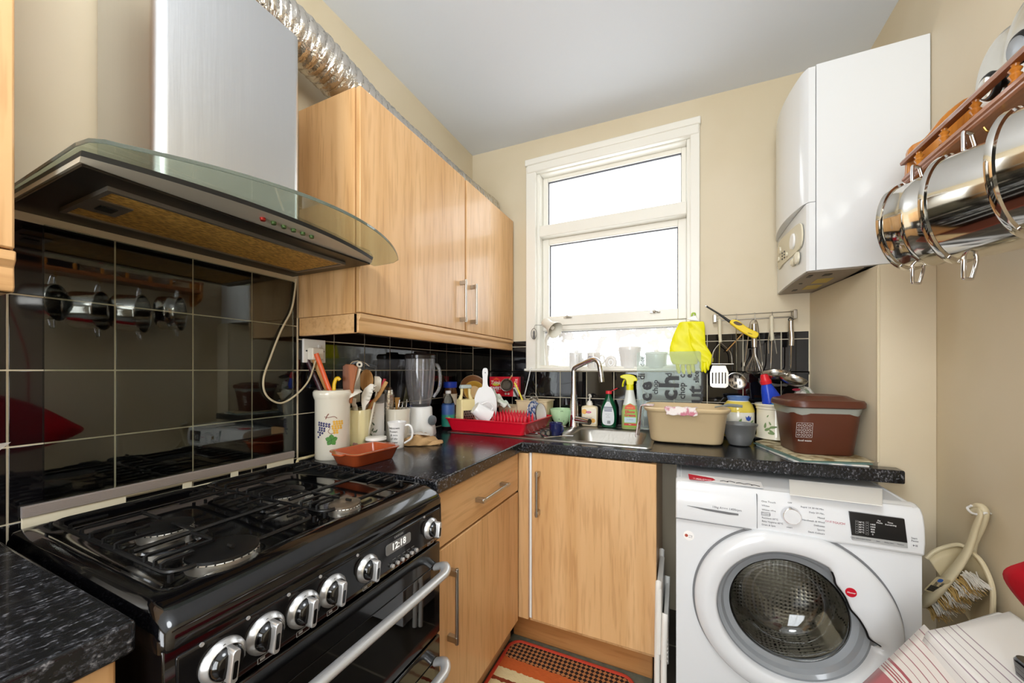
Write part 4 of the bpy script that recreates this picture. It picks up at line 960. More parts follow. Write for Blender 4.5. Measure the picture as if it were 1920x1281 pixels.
# ---- crock with grapes
ck_, s = put('utensil_crock', 'tall white ceramic crock painted with grapes and a vine leaf', 'crock', 0, 0, loc=(-1.122, .924, .91))
R_ = .0570
lk('crock_body', shell([(R_-.003, 0), (R_, .004), (R_, .205), (R_+.003, .212), (R_+.006, .222), (R_+.006, .232), (R_+.003, .237)], .005, 56), IVORY, ck_)
gr = [(-.020+.0088*i-.0035*j+(.003 if j % 2 else 0), .130-.0078*j-.0015*i) for j in range(7) for i in range(5) if abs(i-2) <= 2.6-j*.33]
artk('purple_grapes', [('d', x, y, .0040) for x, y in gr], mat('grape_purple', '2f2c5e', .4), ck_, R_, F0, 0)
artk('grape_highlights', [('d', x-.001, y+.0015, .0012) for x, y in gr], mat('grape_light', '8f95c8', .4), ck_, R_+.0004, F0, 0)
gy = [(.030+.0086*i-.002*j+(.003 if j % 2 else 0), .132-.0076*j) for j in range(6) for i in range(4) if abs(i-1.5) <= 2.4-j*.3]
artk('yellow_grapes', [('d', x, y, .0042) for x, y in gy], mat('grape_yellow', 'e3b04a', .4), ck_, R_, F0, 0)
artk('vine_stem', [('l', [(.004, .142), (.008, .152), (.014, .16)], .003), ('l', [(.0, .15), (.012, .147), (.03, .15), (.04, .143)], .002), ('l', [(.012, .122), (.018, .112), (.012, .10), (.02, .092), (.03, .095)], .0016)], mat('vine_brown', '7b3a24', .5), ck_, R_, F0, 0)
lf_ = [(.022+.017*(1+.16*cos(5*t)+.05*cos(15*t))*cos(t+.3), .070+.017*(1+.16*cos(5*t)+.05*cos(15*t))*sin(t+.3)) for t in [2*pi*i/40 for i in range(40)]]
artk('vine_leaf', [('p', lf_)], mat('leaf_green', '4f8a3c', .5), ck_, R_, F0, 0); artk('leaf_veins', [('l', [(.008, .062), (.024, .072), (.038, .080)], .0012), ('l', [(.02, .055), (.022, .07), (.018, .088)], .0012)], mat('vein_green', '234f24', .5), ck_, R_+.0004, F0, 0)

def stick(name, label, cat, parentloc, pts, r, m, flat=1, group=None, extra=None, n=10):
    o = thing(name, label, cat, parentloc, RZ, group); lk('handle' if extra else 'shaft', M().tube(crv(pts, 4), r, n, flat=flat, up=(0, 1, 0)), m, o, ang=60)
    if extra: extra(o)
    return o
CR = Vector((-1.118, .926, .91)); sc_ = 1.31/690
def L2(u, v, y=0): return ((u-620)*sc_, y, (860-v)*sc_)     # crock-local point seen at picture point u, v
GU = None
stick('kitchen_knife', 'dark maroon handled knife in the grape crock, leftmost', 'knife', CR, [L2(622, 805), L2(592, 728), L2(579, 700), L2(568, 673)], .0085, plastic('3a1620', .3), .6)
stick('wooden_spatula', 'flat tan wooden handle in the grape crock, second from its left', 'spatula', CR, [L2(635, 805, .01), L2(602, 728, .01), L2(589, 698, .01), L2(579, 675, .01)], .0095, WOODS, .45)
stick('orange_spatula', 'orange plastic handle in the grape crock', 'spatula', CR, [L2(640, 800, -.008), L2(613, 730, -.012), L2(601, 697, -.012), L2(590, 667, -.012)], .0088, plastic('e8602a', .3), .55)
stick('yellow_peeler', 'small yellow handle curling over the rim of the grape crock', 'peeler', CR, [L2(626, 800, -.02), L2(625, 735, -.02), L2(627, 718, -.02), L2(632, 712, -.02), L2(636, 716, -.02)], .0065, plastic('f0c21e', .3), .6)
def slab_tool(name, label, cat, loc, outline, th, m, y=0, bev=.0015, handle_=None, hm=None):
    o = thing(name, label, cat, loc, RZ); g = M().prism([(a, b) for a, b in outline], y-th/2, y+th/2, 'xz'); lk('blade', g, m, o, bev=bev)
    if handle_: lk('handle', M().tube(crv(handle_, 4), .0055, 10, flat=.7), hm or m, o)
    return o
q = lambda pts: [(L2(a, b)[0], L2(a, b)[2]) for a, b in pts]
slab_tool('wooden_turner', 'dark striped hardwood turner standing broad end up in the grape crock', 'turner', CR, q([(634, 690), (640, 686), (654, 687), (662, 692), (655, 728), (651, 760), (637, 760), (634, 725)]), .008, WOODD, .012, handle_=[L2(640, 850, 0), L2(643, 755, .012)])
stick('cream_spoon', 'cream plastic handle with a hanging hole in the grape crock, rightmost', 'spoon', CR, [L2(632, 840, .0), L2(647, 740, .02), L2(657, 709, .025), L2(662, 694, .026)], .0075, OFFW, .5,
      extra=lambda o: lk('eyelet', M().tube([(L2(662, 687, .026)[0]+.008*cos(a), .026, L2(662, 687)[2]+.008*sin(a)) for a in [2*pi*i/20 for i in range(20)]], .0035, 8, closed=True), OFFW, o))
stick('wire_skimmer', 'thin wire loop arching out of the grape crock', 'skimmer', CR, [L2(630, 850, .03), L2(637, 735, .04), L2(640, 690, .04), L2(652, 680, .04), L2(668, 683, .04), L2(678, 690, .04)], .0013, CHROME, n=6)

# ---- pale yellow tapered pot
YP = Vector((-1.142, 1.047, .91)); yp = thing('yellow_utensil_pot', 'pale yellow tapering pot with a rose garland, holding ladles and spoons', 'utensil pot', YP, RZ)
lk('pot_body', M().loft([RR(.080, .080, .02, 0, 5), RR(.082, .082, .02, .004, 5), RR(.094, .094, .022, .155, 5), RR(.090, .090, .020, .157, 5), RR(.087, .087, .018, .150, 5), RR(.074, .074, .016, .006, 5)]), ceramic('efe2ae'), yp, ang=60)
g = art([('leaf', -.030+.010*i, .022+.004*sin(i*2), .007, .6*(-1)**i) for i in range(5)], 10, 0, 0)
def flatart(name, items, m, parent, y, zoff=0):
    g = M()
    for it in items:
        if it[0] == 'leaf':
            _, x, z, l, a = it; g.add([(x+l*cos(t)*cos(a)-l*.4*sin(t)*sin(a), y, z+l*cos(t)*sin(a)+l*.4*sin(t)*cos(a)) for t in [2*pi*i/12 for i in range(12)]], [tuple(range(12))])
        elif it[0] == 'd':
            _, x, z, r = it; g.add([(x+r*cos(2*pi*i/14), y, z+r*sin(2*pi*i/14)) for i in range(14)], [tuple(range(14))])
        elif it[0] == 'p': g.add([(a, y, b) for a, b in it[1]], [tuple(range(len(it[1])))])
        elif it[0] == 'r': _, x0, x1, z0, z1 = it; g.add([(x0, y, z0), (x1, y, z0), (x1, y, z1), (x0, y, z1)], [(0, 1, 2, 3)])
        elif it[0] == 'l':
            _, pts, w_ = it; P_ = crv([(a, b, 0) for a, b in pts], 5)
            for a, b in zip(P_, P_[1:]):
                d_ = b-a; nn = Vector((-d_.y, d_.x, 0)).normalized()*w_/2; g.add([(c.x, y, c.y) for c in (a+nn, b+nn, b-nn, a-nn)], [(0, 1, 2, 3)])
    return lk(name, g, m, parent, smooth=False, fix=False)
flatart('garland_leaves', [('leaf', -.030+.009*i, .024+.003*sin(i*2.2), .006, .7*(-1)**i) for i in range(7)], mat('olive_leaf', '8ba34e', .5), yp, -.0433)
flatart('rose', [('d', .018, .026, .0085), ('d', .010, .031, .005)], mat('rose_pink', 'b98a86', .5), yp, -.0437)
sy = 1.49/690
def Y2(u, v, y=0): return ((u-675.5)*sy, y, (838-v)*sy)
def bowlmesh(c, r, ax, depth_=.5, t=.002, n=24, sc=(1, 1)):   # spoon or ladle bowl opening along ax
    ax = Vector(ax).normalized(); x = ax.orthogonal().normalized(); prof = [(max(.0008, r*sin(pi/2*i/8)), -r*depth_*cos(pi/2*i/8)) for i in range(9)]
    pr = prof+[(r-t, .0005)]+[(max(.0006, a-t), b+t) for a, b in prof[::-1][1:]]
    g = M().lathe(pr, n, (0, 0, 0), False, False)
    if sc != (1, 1): g.xf(Matrix.Diagonal((sc[0], sc[1], 1, 1)))
    return g.xf(frame(c, x, ax.cross(x)))
o = thing('white_ladle', 'white plastic ladle leaning out of the pale yellow pot', 'ladle', YP, RZ)
g = bowlmesh((Y2(681, 744)[0], -.078, Y2(681, 744)[2]+.004), .046, (.46, .12, -.87), .62, sc=(1, 1)); lk('bowl', g, plastic('efeade', .3), o, ang=60)
lk('handle', M().tube(crv([Y2(687, 744, -.078), Y2(683, 754, -.060), Y2(681, 764, -.034), Y2(678, 830, 0)], 4), .008, 10, flat=.5), plastic('efeade', .3), o)
o = thing('pasta_server', 'white toothed pasta server leaning right out of the pale yellow pot', 'pasta server', YP, RZ)
ol = [Y2(a, b) for a, b in ((692, 768), (690, 752), (690, 738), (696, 727), (706, 719), (712, 720), (711, 728), (708, 740), (704, 750), (698, 758), (696, 768))]
lk('scoop', M().prism([(a, c_) for a, _, c_ in ol], -.030, -.024, 'xz'), plastic('efeade', .3), o, bev=.001)
g = M()
for i in range(5): a = Vector(Y2(711-3.2*i, 723+6*i, -.027)); g.tube([a, a+Vector((.008, -.006, -.001)), a+Vector((.016, -.012, .002))], [.0035, .003, .0015], 8)
for i in range(5):
    a = Vector(Y2(711-3.2*i, 723+6*i, -.027)); lk('tooth', M().tube([a, a+Vector((.008, -.006, -.001)), a+Vector((.016, -.012, .002))], [.0035, .003, .0015], 8), plastic('efeade', .3), o)
lk('handle', M().tube([Y2(693, 766, -.026), Y2(684, 830, 0)], .0065, 8), plastic('efeade', .3), o)
def oval(cx, cz, rx, rz, tilt=0, n=24): return [(cx+rx*cos(t)*cos(tilt)-rz*sin(t)*sin(tilt), cz+rx*cos(t)*sin(tilt)+rz*sin(t)*cos(tilt)) for t in [2*pi*i/n for i in range(n)]]
cxy = Y2(691, 714); slab_tool('wooden_spoon', 'large oval wooden spoon standing upright behind the white ladle', 'spoon', YP, oval(cxy[0], cxy[2], .027, .044), .008, WOODS, .015, .003, [Y2(690, 740, .02), Y2(684, 830, .005)], WOODS)
cxy = Y2(673, 716); slab_tool('ribbed_spatula', 'grey-beige ribbed spatula leaning left in the pale yellow pot', 'spatula', YP, [(Y2(a, b)[0], Y2(a, b)[2]) for a, b in ((681, 697), (681, 752), (657, 756), (657, 740), (663, 715), (671, 702))], .004, plastic('c9bda6', .5), .008, .001, [Y2(668, 755, .008), Y2(673, 830, .005)], plastic('c9bda6', .5))
slab_tool('cream_turner', 'cream turner with a blunt end behind the pasta server', 'turner', YP, [(Y2(a, b)[0], Y2(a, b)[2]) for a, b in ((703, 706), (712, 707), (716, 712), (714, 735), (702, 735))], .004, OFFW, .03, .001, [Y2(707, 735, .03), Y2(692, 825, .01)], OFFW)
stick('red_spoon', 'red plastic handle sticking up behind the pasta server', 'spoon', YP, [Y2(684, 825, .02), Y2(694, 768, .032), Y2(712, 735, .036), Y2(721, 711, .036)], .006, plastic('b02030', .3))
stick('wooden_fork', 'pale wooden stirrer leaning right out of the pale yellow pot', 'stirrer', YP, [Y2(682, 825, .01), Y2(693, 768, .022), Y2(711, 742, .024), Y2(726, 716, .024)], .0075, WOODS, .5)

# ---- white canister with leaf print behind
WC = Vector((-1.160, 1.160, .91)); wc = thing('leaf_print_canister', 'white cylindrical canister printed with grey leaves, right of the pale yellow pot', 'canister', WC, RZ)
lk('canister_body', shell([(.036, 0), (.038, .003), (.038, .168), (.0385, .171)], .003, 40), ceramic('f3f1ee'), wc)
artk('leaf_print', [('leaf', x, z, .008, a) for x, z, a in ((-.012, .080, .5), (.0, .066, 1.2), (.008, .058, .2), (-.006, .045, 2.3), (.012, .040, -.4), (-.014, .032, .8), (.004, .026, .1), (.014, .060, 1.0), (.002, .09, 2.2))], mat('leaf_grey_green', '5f6f5c', .5), wc, .038, F0+.15, 0)
for i, t_ in enumerate(('PASTA', 'RICE', 'TEA')): wtext(t_, .007, mat('faded_brown', '9d7a6a', .6), wc, .038, F0+.1, .135-.012*i)
stick('red_whisk', 'red silicone utensil end poking out of the leaf print canister', 'utensil', WC, [(0, 0, .02), (.002, -.01, .16), (.002, -.012, .178)], [.004, .009, .009], plastic('d23524', .35)) if False else None
o = thing('red_silicone_brush', 'red silicone brush end poking out of the leaf print canister', 'brush', WC, RZ)
lk('brush_head', M().lathe([(.004, .02), (.005, .15), (.012, .165), (.010, .182), (.002, .186)], 14, (-.008, -.012, 0)), plastic('d23524', .35), o)
o = thing('frosted_beaker', 'grey translucent plastic beaker standing behind the leaf print canister', 'beaker', (-1.184, 1.212, .91), RZ)
lk('beaker_body', shell([(.018, 0), (.022, .205)], .002, 28), mat('frosted_grey', 'b9b9bb', .3, trans=.5), o)

# ---- cream mug with stamp and things in it
CM = Vector((-1.138, 1.272, .91)); cm_ = thing('cream_jug_mug', 'large cream mug with a black round stamp and a handle at its left', 'mug', CM, RZ)
lk('mug_body', shell([(.050, 0), (.053, .004), (.052, .10), (.054, .128), (.056, .138)], .004, 44), IVORY, cm_)
lk('mug_handle', handle(.052, .03, .122, .042, .006, radians(195), flat=1.4), IVORY, cm_)
ci = [(.023*cos(t), .07+.023*sin(t)) for t in [pi*.0+pi*i/12 for i in range(13)]]
artk('round_stamp', [('l', ci, .0022), ('l', [(x*.7, .07+(z-.07)*.7) for x, z in ci], .0012), ('l', [(-.012, .05), (.0, .046), (.013, .05)], .002)], BLACKINK, cm_, .0535, F0+.42, 0)
for i, t_ in enumerate(('FINEST', 'COFFEE', '1871')): wtext(t_, .0085, BLACKINK, cm_, .0535, F0+.42, .078-.011*i)
sm = 1.66/690
def C2(u, v, y=0): return ((u-752)*sm, y, (826-v)*sm)
o = thing('foil_parcel', 'crinkled silver foil wrapped bundle standing in the cream mug', 'foil', CM, RZ)
random.seed(9); pf_ = [(.012, .03), (.018, .10), (.021, .13), (.022, .17), (.023, .20), (.020, .222), (.010, .232), (.002, .233)]; g = M().lathe(pf_, 18, (C2(736, 800)[0]+.0, -.005, 0))
for v_ in g.v: v_ += Vector((random.uniform(-.0022, .0022), random.uniform(-.0022, .0022), random.uniform(-.002, .002)))
lk('foil_wrap', g, FOIL, o, ang=8)
o = thing('pastry_brush', 'brown bristled pastry brush standing in the cream mug', 'brush', CM, RZ); lk('brush_head', M().loft([RR(.015, .009, .003, .03), RR(.016, .010, .003, .14), RR(.022, .012, .003, .187)]).xf(Matrix.Translation((C2(750, 0)[0], .012, 0))), plastic('b98a4c', .8), o)
for i, (u0, v0) in enumerate(((757, 752), (762, 756), (768, 752))):
    stick('teaspoon', ('steel teaspoon in the cream mug, leftmost', 'steel teaspoon in the cream mug, in the middle', 'steel teaspoon in the cream mug, rightmost')[i], 'teaspoon', CM, [(.01, .0, .02), C2(u0-3, 775, .01*i-.01), C2(u0, v0, .01*i-.01)], [.002]*8+[.0035], CHROME, .4)

# ---- white writing mug
wm_, s = put('writing_mug', 'white tapered mug with black handwriting and a handle at its right', 'mug', 0, 0, loc=(-1.025, 1.142, .91))
rfm = lambda z: .0255+.0095*(z/.10)**1.6
lk('mug_body', shell([(.0245, 0), (.0265, .003), (.0265, .02), (.0275, .045), (.0305, .07), (.034, .09), (.037, .103)], .0028, 40), ceramic('f5f3f2'), wm_)
lk('mug_handle', handle(.031, .018, .088, .030, .0042, 0), ceramic('f5f3f2'), wm_)
for i, t_ in enumerate(('Unknown', 'Poster,', '& mix', 'of life', '...type')): wtext(t_, .0125, BLACKINK, wm_, 0, F0-.15, .082-.014*i, rf=lambda z: .0275 if z < .05 else .0275+(z-.05)*.19, shear=.2)
# ---- lidded jar
jr, s = put('lidded_jar', 'small jar with a white lid and brown band between crock and mug', 'jar', 0, 0, loc=(-1.052, 1.058, .91))
lk('jar_body', M().lathe([(.026, 0), (.034, .006), (.037, .02), (.036, .034)], 36), ceramic('f2efe8'), jr)
lk('jar_band', M().lathe([(.037, .033), (.038, .035), (.038, .044), (.037, .046)], 40), plastic('5a4a34', .6), jr)
lk('jar_lid', M().lathe([(.0385, .045), (.039, .048), (.038, .055), (.030, .057), (.001, .0575)], 40), ceramic('f7f5ef'), jr)
lk('jar_handle', handle(.034, .004, .030, .022, .004, -.3), ceramic('f2efe8'), jr)

# ---- terracotta dish
td = thing('terracotta_dish', 'rectangular glazed terracotta dish in front of the grape crock', 'dish', (-.974, .932, .91), radians(84)); td.scale = (.82, 1, 1)
TC = mat('glazed_terracotta', 'b4532c', .18, col2='9f4523', cscale=6, coat=.3)
lk('dish_body', M().loft([RR(.185, .105, .02, 0, 6), RR(.192, .112, .022, .003, 6), RR(.222, .140, .026, .038, 6), RR(.232, .150, .03, .041, 6), RR(.232, .150, .03, .044, 6), RR(.212, .130, .025, .044, 6), RR(.205, .124, .024, .038, 6), RR(.182, .100, .018, .006, 6)]), TC, td, ang=50)
for s1 in (1, -1): lk('lug', M().loft([RR(.03, .05, .012, .0375, 5, s1*.122), RR(.03, .05, .012, .0435, 5, s1*.122)]), TC, td, bev=.002)
random.seed(2); g = M()
for i in range(40): x, y = random.uniform(-.06, .06), random.uniform(-.03, .03); g.sphere((x, y, .009), random.uniform(.002, .005), 6, (1, 1, .5))
lk('salt_crystals', g, mat('grey_salt', 'c9c9c6', .6), td, kind='stuff')

# ---- paper bag
pb, s = put('paper_bag', 'crumpled brown and white paper bag lying in front of the blender', 'paper bag', 0, 0, loc=(-.985, 1.245, .91))
random.seed(12)
def bagf(a, b):
    t = 2*pi*b; x = -.085+.17*a; taper = (sin(pi*min(1, a*1.6+.25)) if a < .5 else 1-.9*(a-.5)**1.2) 
    hh_ = .022*max(.12, 1-abs(a-.45)*1.5); ww = .055*max(.35, 1-.7*(a-.35)**2*2)
    cx = max(-1, min(1, 1.4*cos(t))); cz = max(-1, min(1, 1.3*sin(t)))
    return (x+.004*sin(9*b+5*a), ww*cx+.003*sin(a*23+t*3), hh_+hh_*cz+.0035*sin(a*31+b*17)*(cz > -.5))
lk('bag_body', M().grid(bagf, 40, 28), [mat('brown_paper', 'c09a6a', .7, bump=.4, bscale=60)], pb, ang=18, fix=False)
g = M().grid(lambda a, b: (-.055+.09*a, -.030+.045*b, .0465+.001*sin(a*9+b*4)-.012*abs(a-.45)), 10, 6); lk('white_face', g, plastic('e3dad0', .7), pb, solid=.001, fix=False)

# ---- blender
bl_, s = put('blender', 'white electric blender with a ribbed clear goblet and smoky lid', 'blender', 0, 0, loc=(-1.122, 1.408, .91))
lk('motor_base', M().loft([RR(.135, .135, .04, 0, 8), RR(.14, .14, .042, .006, 8), RR(.132, .132, .045, .045, 8), RR(.112, .112, .045, .065, 8), RR(.108, .108, .048, .130, 8), RR(.102, .102, .048, .136, 8), RR(.092, .092, .045, .138, 8)]), WHITE, bl_, ang=50)
lk('speed_dial', M().lathe([(.023, 0), (.022, .012), (.016, .016), (.001, .016)], 28).xf(frame((.06, -.03, .075), (.5, .86, 0), (0, 0, 1))), plastic('6b7378', .3), bl_)
CLR = mat('smoky_clear_plastic', 'f4f4f8', .06, trans=.93, ior=1.42)
lk('goblet', M().lathe([(.046, .138), (.050, .15), (.058, .19), (.067, .25), (.071, .31), (.069, .365), (.067, .366), (.0685, .31), (.0645, .25), (.0555, .19), (.047, .152), (.001, .148)], 48, cap0=True, cap1=False), CLR, bl_, ang=50)
for i in range(8): lk('goblet_rib', M().tube([(.052*cos(pi*i/4+.2), .052*sin(pi*i/4+.2), .17), (.0625*cos(pi*i/4+.2), .0625*sin(pi*i/4+.2), .25), (.067*cos(pi*i/4+.2), .067*sin(pi*i/4+.2), .33)], .0022, 6), CLR, bl_)
lk('goblet_handle', handle(.062, .18, .33, .030, .0055, .15, flat=1.5), CLR, bl_)
lk('lid', M().lathe([(.069, .362), (.073, .364), (.073, .378), (.066, .386), (.03, .388), (.028, .396), (.001, .397)], 40), mat('smoky_lid', '3a3436', .12, trans=.35), bl_)
lk('blade_shaft', M().lathe([(.008, .149), (.006, .17), (.002, .185)], 12), SATIN, bl_); wtext('blend', .010, GREYINK, bl_, .071, F0+.5, .03)

# ---- bottles and jars in the corner
wb, s = put('water_bottle', 'clear plastic drink bottle with a blue and green label', 'bottle', 0, 0, loc=(-1.095, 1.600, .91))
lk('bottle_body', M().lathe([(.030, 0), (.034, .006), (.034, .12), (.032, .135), (.022, .165), (.0125, .182), (.0125, .190)], 36), glassm('bottle_plastic', 'dfeaf2', .04, 1.3), wb)
lk('bottle_cap', M().lathe([(.0145, .188), (.0148, .2), (.013, .202), (.001, .202)], 24), WHITE, wb)
lk('label_blue', M().lathe([(.0345, .080), (.0345, .130)], 36, cap0=False, cap1=False), plastic('3d5f9a', .35), wb, fix=False); lk('label_green', M().lathe([(.0346, .020), (.0346, .080)], 36, cap0=False, cap1=False), plastic('2e8f7c', .35), wb, fix=False)
artk('citrus_print', [('d', .01, .06, .010), ('d', .022, .035, .008)], plastic('c9d26a', .4), wb, .0348, F0, 0)
cj, s = put('coffee_jar', 'glass coffee jar with a blue lid in the corner', 'jar', 0, 0, loc=(-1.150, 1.70, .985))
lk('jar_body', M().lathe([(.034, 0), (.037, .006), (.037, .11), (.033, .13), (.031, .14)], 36), mat('coffee_brown_glass', '5a3418', .1), cj)
lk('jar_label', M().lathe([(.0375, .045), (.0375, .105)], 36, cap0=False, cap1=False), plastic('e6d9c2', .5), cj, fix=False); lk('jar_lid', M().lathe([(.036, .138), (.037, .141), (.037, .168), (.035, .170), (.001, .170)], 36), plastic('1f44c4', .35), cj)
wtext('COFFEE', .014, mat('dark_brown_ink', '5b3a22', .5), cj, .0378, F0, .075)
tn, s = put('storage_tin', 'round maroon and gold tin under the coffee jar', 'tin', 0, 0, loc=(-1.150, 1.70, .911))
lk('tin_body', M().lathe([(.040, 0), (.041, .003), (.041, .070), (.039, .072), (.001, .072)], 36), mat('maroon_tin', '6d1f38', .35, .3), tn); lk('gold_band', M().lathe([(.0415, .045), (.0415, .066)], 36, cap0=False, cap1=False), mat('gold_tin', 'b49a5a', .35, .6), tn, fix=False)

# ================================================================ dish rack and what stands in it
RED = plastic('d4102a', .28)
dr_ = thing('dish_rack', 'bright red plastic dish drainer rack on the sink drainer', 'dish rack', (-.855, 1.72, .916), radians(-1.5))
def hollow_rr(w0, d0, w1, d1, h, r=.02, t=.004): return M().loft([RR(w0, d0, r, 0, 6), RR(w0+.003, d0+.003, r, .004, 6), RR(w1, d1, r+.004, h-.004, 6), RR(w1+.014, d1+.014, r+.01, h-.002, 6), RR(w1+.014, d1+.014, r+.01, h+.002, 6), RR(w1-t, d1-t, r+.002, h+.002, 6), RR(w0-t, d0-t, r-.004, t, 6)])
lk('rack_tray', hollow_rr(.40, .315, .450, .340, .060, .018), RED, dr_, ang=50)
for j in range(3):
    for i in range(13):
        x, y = -.03+.018*i, -.10+.095*j
        lk('peg', M().loft([RR(.012, .012, .002, .006, 2, x, y), RR(.011, .010, .002, .070, 2, x, y), RR(.001, .001, .0004, .090, 2, x, y)]), RED, dr_, ang=30)
def rk(name, label, cat, u, v, dY, top=None): pass
# cheese grater
gt, s = put('box_grater', 'cream plastic box grater with steel punched faces in the dish rack', 'grater', 0, 0, loc=(-1.018, 1.645, .925), rz=RZ+radians(38)); gt.scale = (1.17, 1.17, 1.17)
gm = plastic('ead9a0', .35)
lk('grater_body', M().loft([RR(.078, .060, .006, 0, 3), RR(.074, .056, .006, .02, 3), RR(.070, .052, .006, .115, 3), RR(.066, .048, .006, .122, 3)]), gm, gt, ang=50)
for s1 in (-1, 1): lk('grip_post', M().tube([(s1*.028, 0, .12), (s1*.020, 0, .145), (s1*.019, 0, .172)], [.012, .007, .008], 12, flat=.8), gm, gt)
lk('grip', M().loft([RR(.056, .026, .008, .170, 4), RR(.058, .028, .009, .176, 4), RR(.050, .024, .009, .186, 4)]), plastic('b8c3c0', .4), gt, bev=.002)
lk('steel_face', M().box(-.028, .028, -.0305, -.0285, .018, .075), SATIN, gt, smooth=False); lk('steel_face', M().box(.0368, .0385, -.020, .020, .018, .075), SATIN, gt, smooth=False)
flatart('grater_holes', [('d', -.022+.011*i+(.005 if j % 2 else 0), .026+.011*j, .0032) for i in range(5) for j in range(5) if not (j % 2 and i == 4)], BLACKM, gt, -.0309)
g = M()
for i in range(4):
    for j in range(6): g.add([(.0388, -.015+.009*i+.002*cos(t), .024+.009*j+.002*sin(t)) for t in [2*pi*k/8 for k in range(8)]], [tuple(range(8))])
lk('fine_holes', g, BLACKM, gt, smooth=False, fix=False, kind='stuff')
# bowls standing on edge behind
def plate(name, label, cat, c, r, ax, dep, m, rimm_=None, group=None):
    ax = Vector(ax).normalized(); x = Vector((0, 0, 1)).cross(ax).normalized(); o = thing(name, label, cat, c, group=group)
    T = frame((0, 0, 0), x, ax.cross(x))
    pr = [(.001, -dep), (r*.55, -dep), (r*.62, -dep+.002), (r*.92, -.002), (r, 0), (r*.99, .003), (r*.90, .001), (r*.6, -dep+.005), (.001, -dep+.004)]
    lk('body', M().lathe(pr, 44, cap0=False, cap1=False).xf(T), m, o, ang=50)
    if rimm_: lk('rim', M().lathe([(r*.985, -.002), (r*1.01, 0), (r*1.0, .004), (r*.975, .002)], 44, cap0=False, cap1=False).xf(T), rimm_, o, fix=False)
    return o
plate('brown_bowl', 'brown earthenware bowl with a pale rim, standing on edge behind the grater', 'bowl', at(887, 727, Y=1.84), .075, (.50, -.8, .30), .03, mat('earthen_brown', '8a5a34', .35), plastic('dcc9a2', .4))
plate('yellow_bowl', 'yellow-glazed inner bowl leaning inside the brown one', 'bowl', at(889, 733, Y=1.81), .058, (.50, -.8, .30), .028, mat('ochre_glaze', 'c79a3c', .3), plastic('cdbb8a', .4))
# white paddle
pd = thing('white_paddle', 'white round plastic serving paddle with a holed handle pointing up', 'paddle', (-.925, 1.690, .935), RZ+.1, rot=(radians(-5), 0, RZ+.1)); pd.scale = (1.13, 1.13, 1.20)
ol = oval(0, .085, .052, .082, 0, 36); pts = [(x, z) for x, z in ol if z < .160 or abs(x) > .014]
pdl = pix([(-.0145, .165), (-.012, .20), (-.014, .225), (-.010, .243), (0, .247), (.010, .243), (.013, .225), (.0105, .20), (.0135, .168), (.030, .158), (.046, .128), (.054, .085), (.048, .035), (.030, .008), (0, .0), (-.030, .008), (-.048, .035), (-.054, .085), (-.046, .128), (-.030, .158)], 4)
lk('paddle_blade', M().prism(pdl, -.0035, .0035, 'xz'), plastic('f3f4f5', .3), pd, bev=.002)
lk('hole', M().cyl((0, -.0045, .226), (0, .0045, .226), .003, n=12), plastic('8f9398', .6), pd)
# tilted white cup
cu = thing('white_mug', 'plain white mug lying tilted upside down in the red dish rack', 'mug', at(908, 777, Y=1.615), rot=(radians(-15), radians(128), RZ))
lk('mug_body', shell([(.030, 0), (.032, .003), (.037, .05), (.042, .088)], .0028, 40).xf(Matrix.Translation((0, 0, -.060))), ceramic('f5f5f6'), cu)
lk('mug_handle', handle(.036, .018, .074, .026, .004, pi).xf(Matrix.Translation((0, 0, -.060))), ceramic('f5f5f6'), cu)
# green cloth
o = thing('green_dishcloth', 'pale green and white folded dishcloth stuffed beside the white paddle', 'cloth', at(938, 762, Y=1.80), RZ)
def ccl(a, b): return (-.045+.09*a+.01*sin(b*8), .02*sin(a*7+b*3), .09*(1-a)*b**.5+.008*sin(a*15+b*9))
lk('cloth_fold', M().grid(ccl, 20, 14), mat('pale_green_cloth', 'cfdccb', .9, col2='e9eee4', cscale=60, bump=.4, bscale=200), o, solid=.006, fix=False)
# tubs
def tub(name, label, x, y, w, d, h, z=.915, rz=0, m='dfcda6'):
    o = thing(name, label, 'tub', (x, y, z), rz)
    lk('tub_body', M().loft([RR(w*.88, d*.88, .012, 0, 5), RR(w*.9, d*.9, .014, .003, 5), RR(w, d, .016, h-.006, 5), RR(w+.012, d+.012, .02, h-.004, 5), RR(w+.012, d+.012, .02, h, 5), RR(w-.006, d-.006, .014, h, 5), RR(w*.9-.006, d*.9-.006, .01, .004, 5)]), plastic(m, .4), o, ang=50); return o
tub('beige_tub', 'low beige plastic tub behind the white mug', -.895, 1.955, .135, .10, .100)
tub('cutlery_tub', 'taller beige plastic cutlery tub with a rim, right end of the dish rack', -.742, 1.935, .185, .13, .138)
